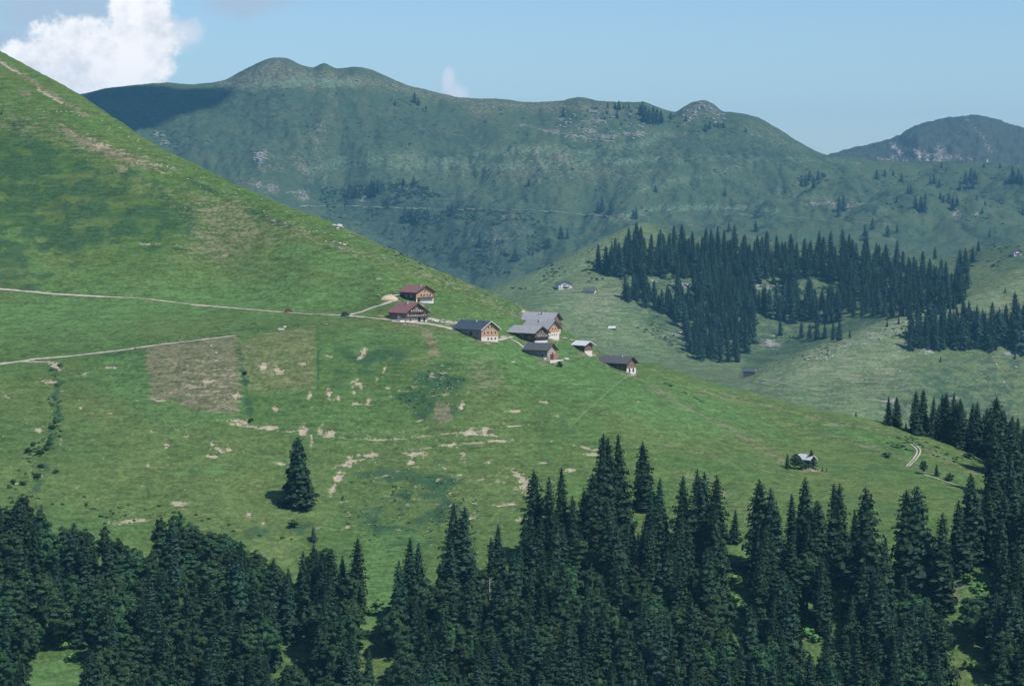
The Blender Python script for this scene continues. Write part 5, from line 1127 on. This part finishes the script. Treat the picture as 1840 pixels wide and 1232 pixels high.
heap('rubble_heap', 781, 577, 4.2, .55, 'grey rubble heap right of the balconied farmhouse', 'rubble')
heap('rubble_heap', 807, 580, 3.4, .4, 'low white stone heap between the balconied farmhouse and the blue roofed one', 'rubble')
def logs(px, py, L, rz, r, m, label, name='log', cat='log', zz=0.3):
    p = hit(px, py); b = MB(); b.tube((-L / 2, 0, zz), (L / 2, 0, zz), r, r * .85, 8)
    o = b.build(name, m, None, True); o.location = p; o.rotation_euler = (0, 0, rz); tag(o, label, cat); return o
def trough(px, py, L, rz, label):
    p = hit(px, py); e = empty('water_trough', p, rz); tag(e, label, 'trough')
    b = MB(); b.box(-L / 2, L / 2, -.5, -.4, .1, .9); b.box(-L / 2, L / 2, .4, .5, .1, .9); b.box(-L / 2, L / 2, -.4, .4, .1, .25); b.box(-L / 2, -L / 2 + .1, -.4, .4, .25, .9); b.box(L / 2 - .1, L / 2, -.4, .4, .25, .9); b.build('basin', M_['white_wall'], e)
    b = MB(); b.box(-L / 2 + .1, L / 2 - .1, -.4, .4, .7, .74); b.build('water', M_['glass'], e)
trough(505, 593, 3.0, .0, 'long white trough on the bank below the red car')
trough(512, 588.5, 1.3, .1, 'short white trough right behind the long one')
logs(583, 583, 3.6, -.5, .16, m_dead, 'pale pole lying on the bank left of the gravel junction')
logs(682, 569, 4.0, .0, .3, M_['palewood'], 'stack log beside the road left of the balconied farmhouse')
logs(678, 531, 4.5, -1.0, .25, m_dead, 'grey plank leaning by the gravel mound')
def snag(px, tip, h, label, tilt=0.0):
    p = hit(px, tip + h); mpp = p.y / FPX; H = h * mpp; g = random.Random(px); b = MB(); b.tube((0, 0, -1), (0, 0, H), .32, .08, 6)
    e = empty('dead_snag', p + Vector((0, -6, 0))); tag(e, label, 'dead tree'); b.build('trunk', m_dead, e); e.rotation_euler = (0, tilt, 0)
    for k in range(10):
        z = H * g.uniform(.35, .95); a = g.uniform(0, 6.28); L = g.uniform(.8, 2.2); b = MB(); b.tube((0, 0, z), (math.cos(a) * L, math.sin(a) * L, z + g.uniform(-.3, .8)), .1, .03, 5); b.build('branch', m_dead, e)
snag(880, 1035, 75, 'thin bleached dead tree among the spruces left of centre')
snag(1286, 905, 55, 'bleached dead trunk in front of the rightmost spruce of the close row')
logs(1122, 968, 5.5, .6, .4, m_dead, 'white fallen log below the tall centre clump')

# ------------------------------------------------------------------ a high cloud above the mountain (its shadow lies on the far left slope)
tgt = hit(225, 200, FAR); sN = (3300 - tgt.z) / SUNV.z; cc0 = tgt + SUNV * sN
V = []; Fq = []; nu, nv = 48, 24
for i in range(nv + 1):
    for j in range(nu):
        th = math.pi * i / nv; az = 2 * math.pi * j / nu; d = 1 + .28 * math.sin(3 * az + 1) * math.sin(th) + .12 * math.sin(7 * az + 4 * th) + .1 * math.sin(5 * th + 2 * az)
        V.append((math.sin(th) * math.cos(az) * 185 * d, math.sin(th) * math.sin(az) * 210 * d, math.cos(th) * 55 * d))
for i in range(nv):
    for j in range(nu): k = (j + 1) % nu; Fq.append((i * nu + j, (i + 1) * nu + j, (i + 1) * nu + k, i * nu + k))
o = link('cloud', mesh_np('cloud', np.array(V), np.array(Fq), mat('cloud_white', (.85, .85, .87), .03, .01), smooth=True)); o.location = cc0; o['kind'] = 'structure'

# ------------------------------------------------------------------ haze
hz = MB(); hz.box(-9100, 9100, -1600, 18600, -751, 460)
hm = bpy.data.materials.new('haze'); hm.use_nodes = True; t = NT(hm.node_tree); t.n.clear()
pv = t.node('ShaderNodeVolumePrincipled'); pv.inputs['Color'].default_value = (.24, .64, 1.0, 1); pv.inputs['Density'].default_value = 0.000032; pv.inputs['Anisotropy'].default_value = 0.0
mo = t.node('ShaderNodeOutputMaterial'); t.l.new(pv.outputs[0], mo.inputs['Volume'])
ho = hz.build('haze', hm); ho['kind'] = 'stuff'
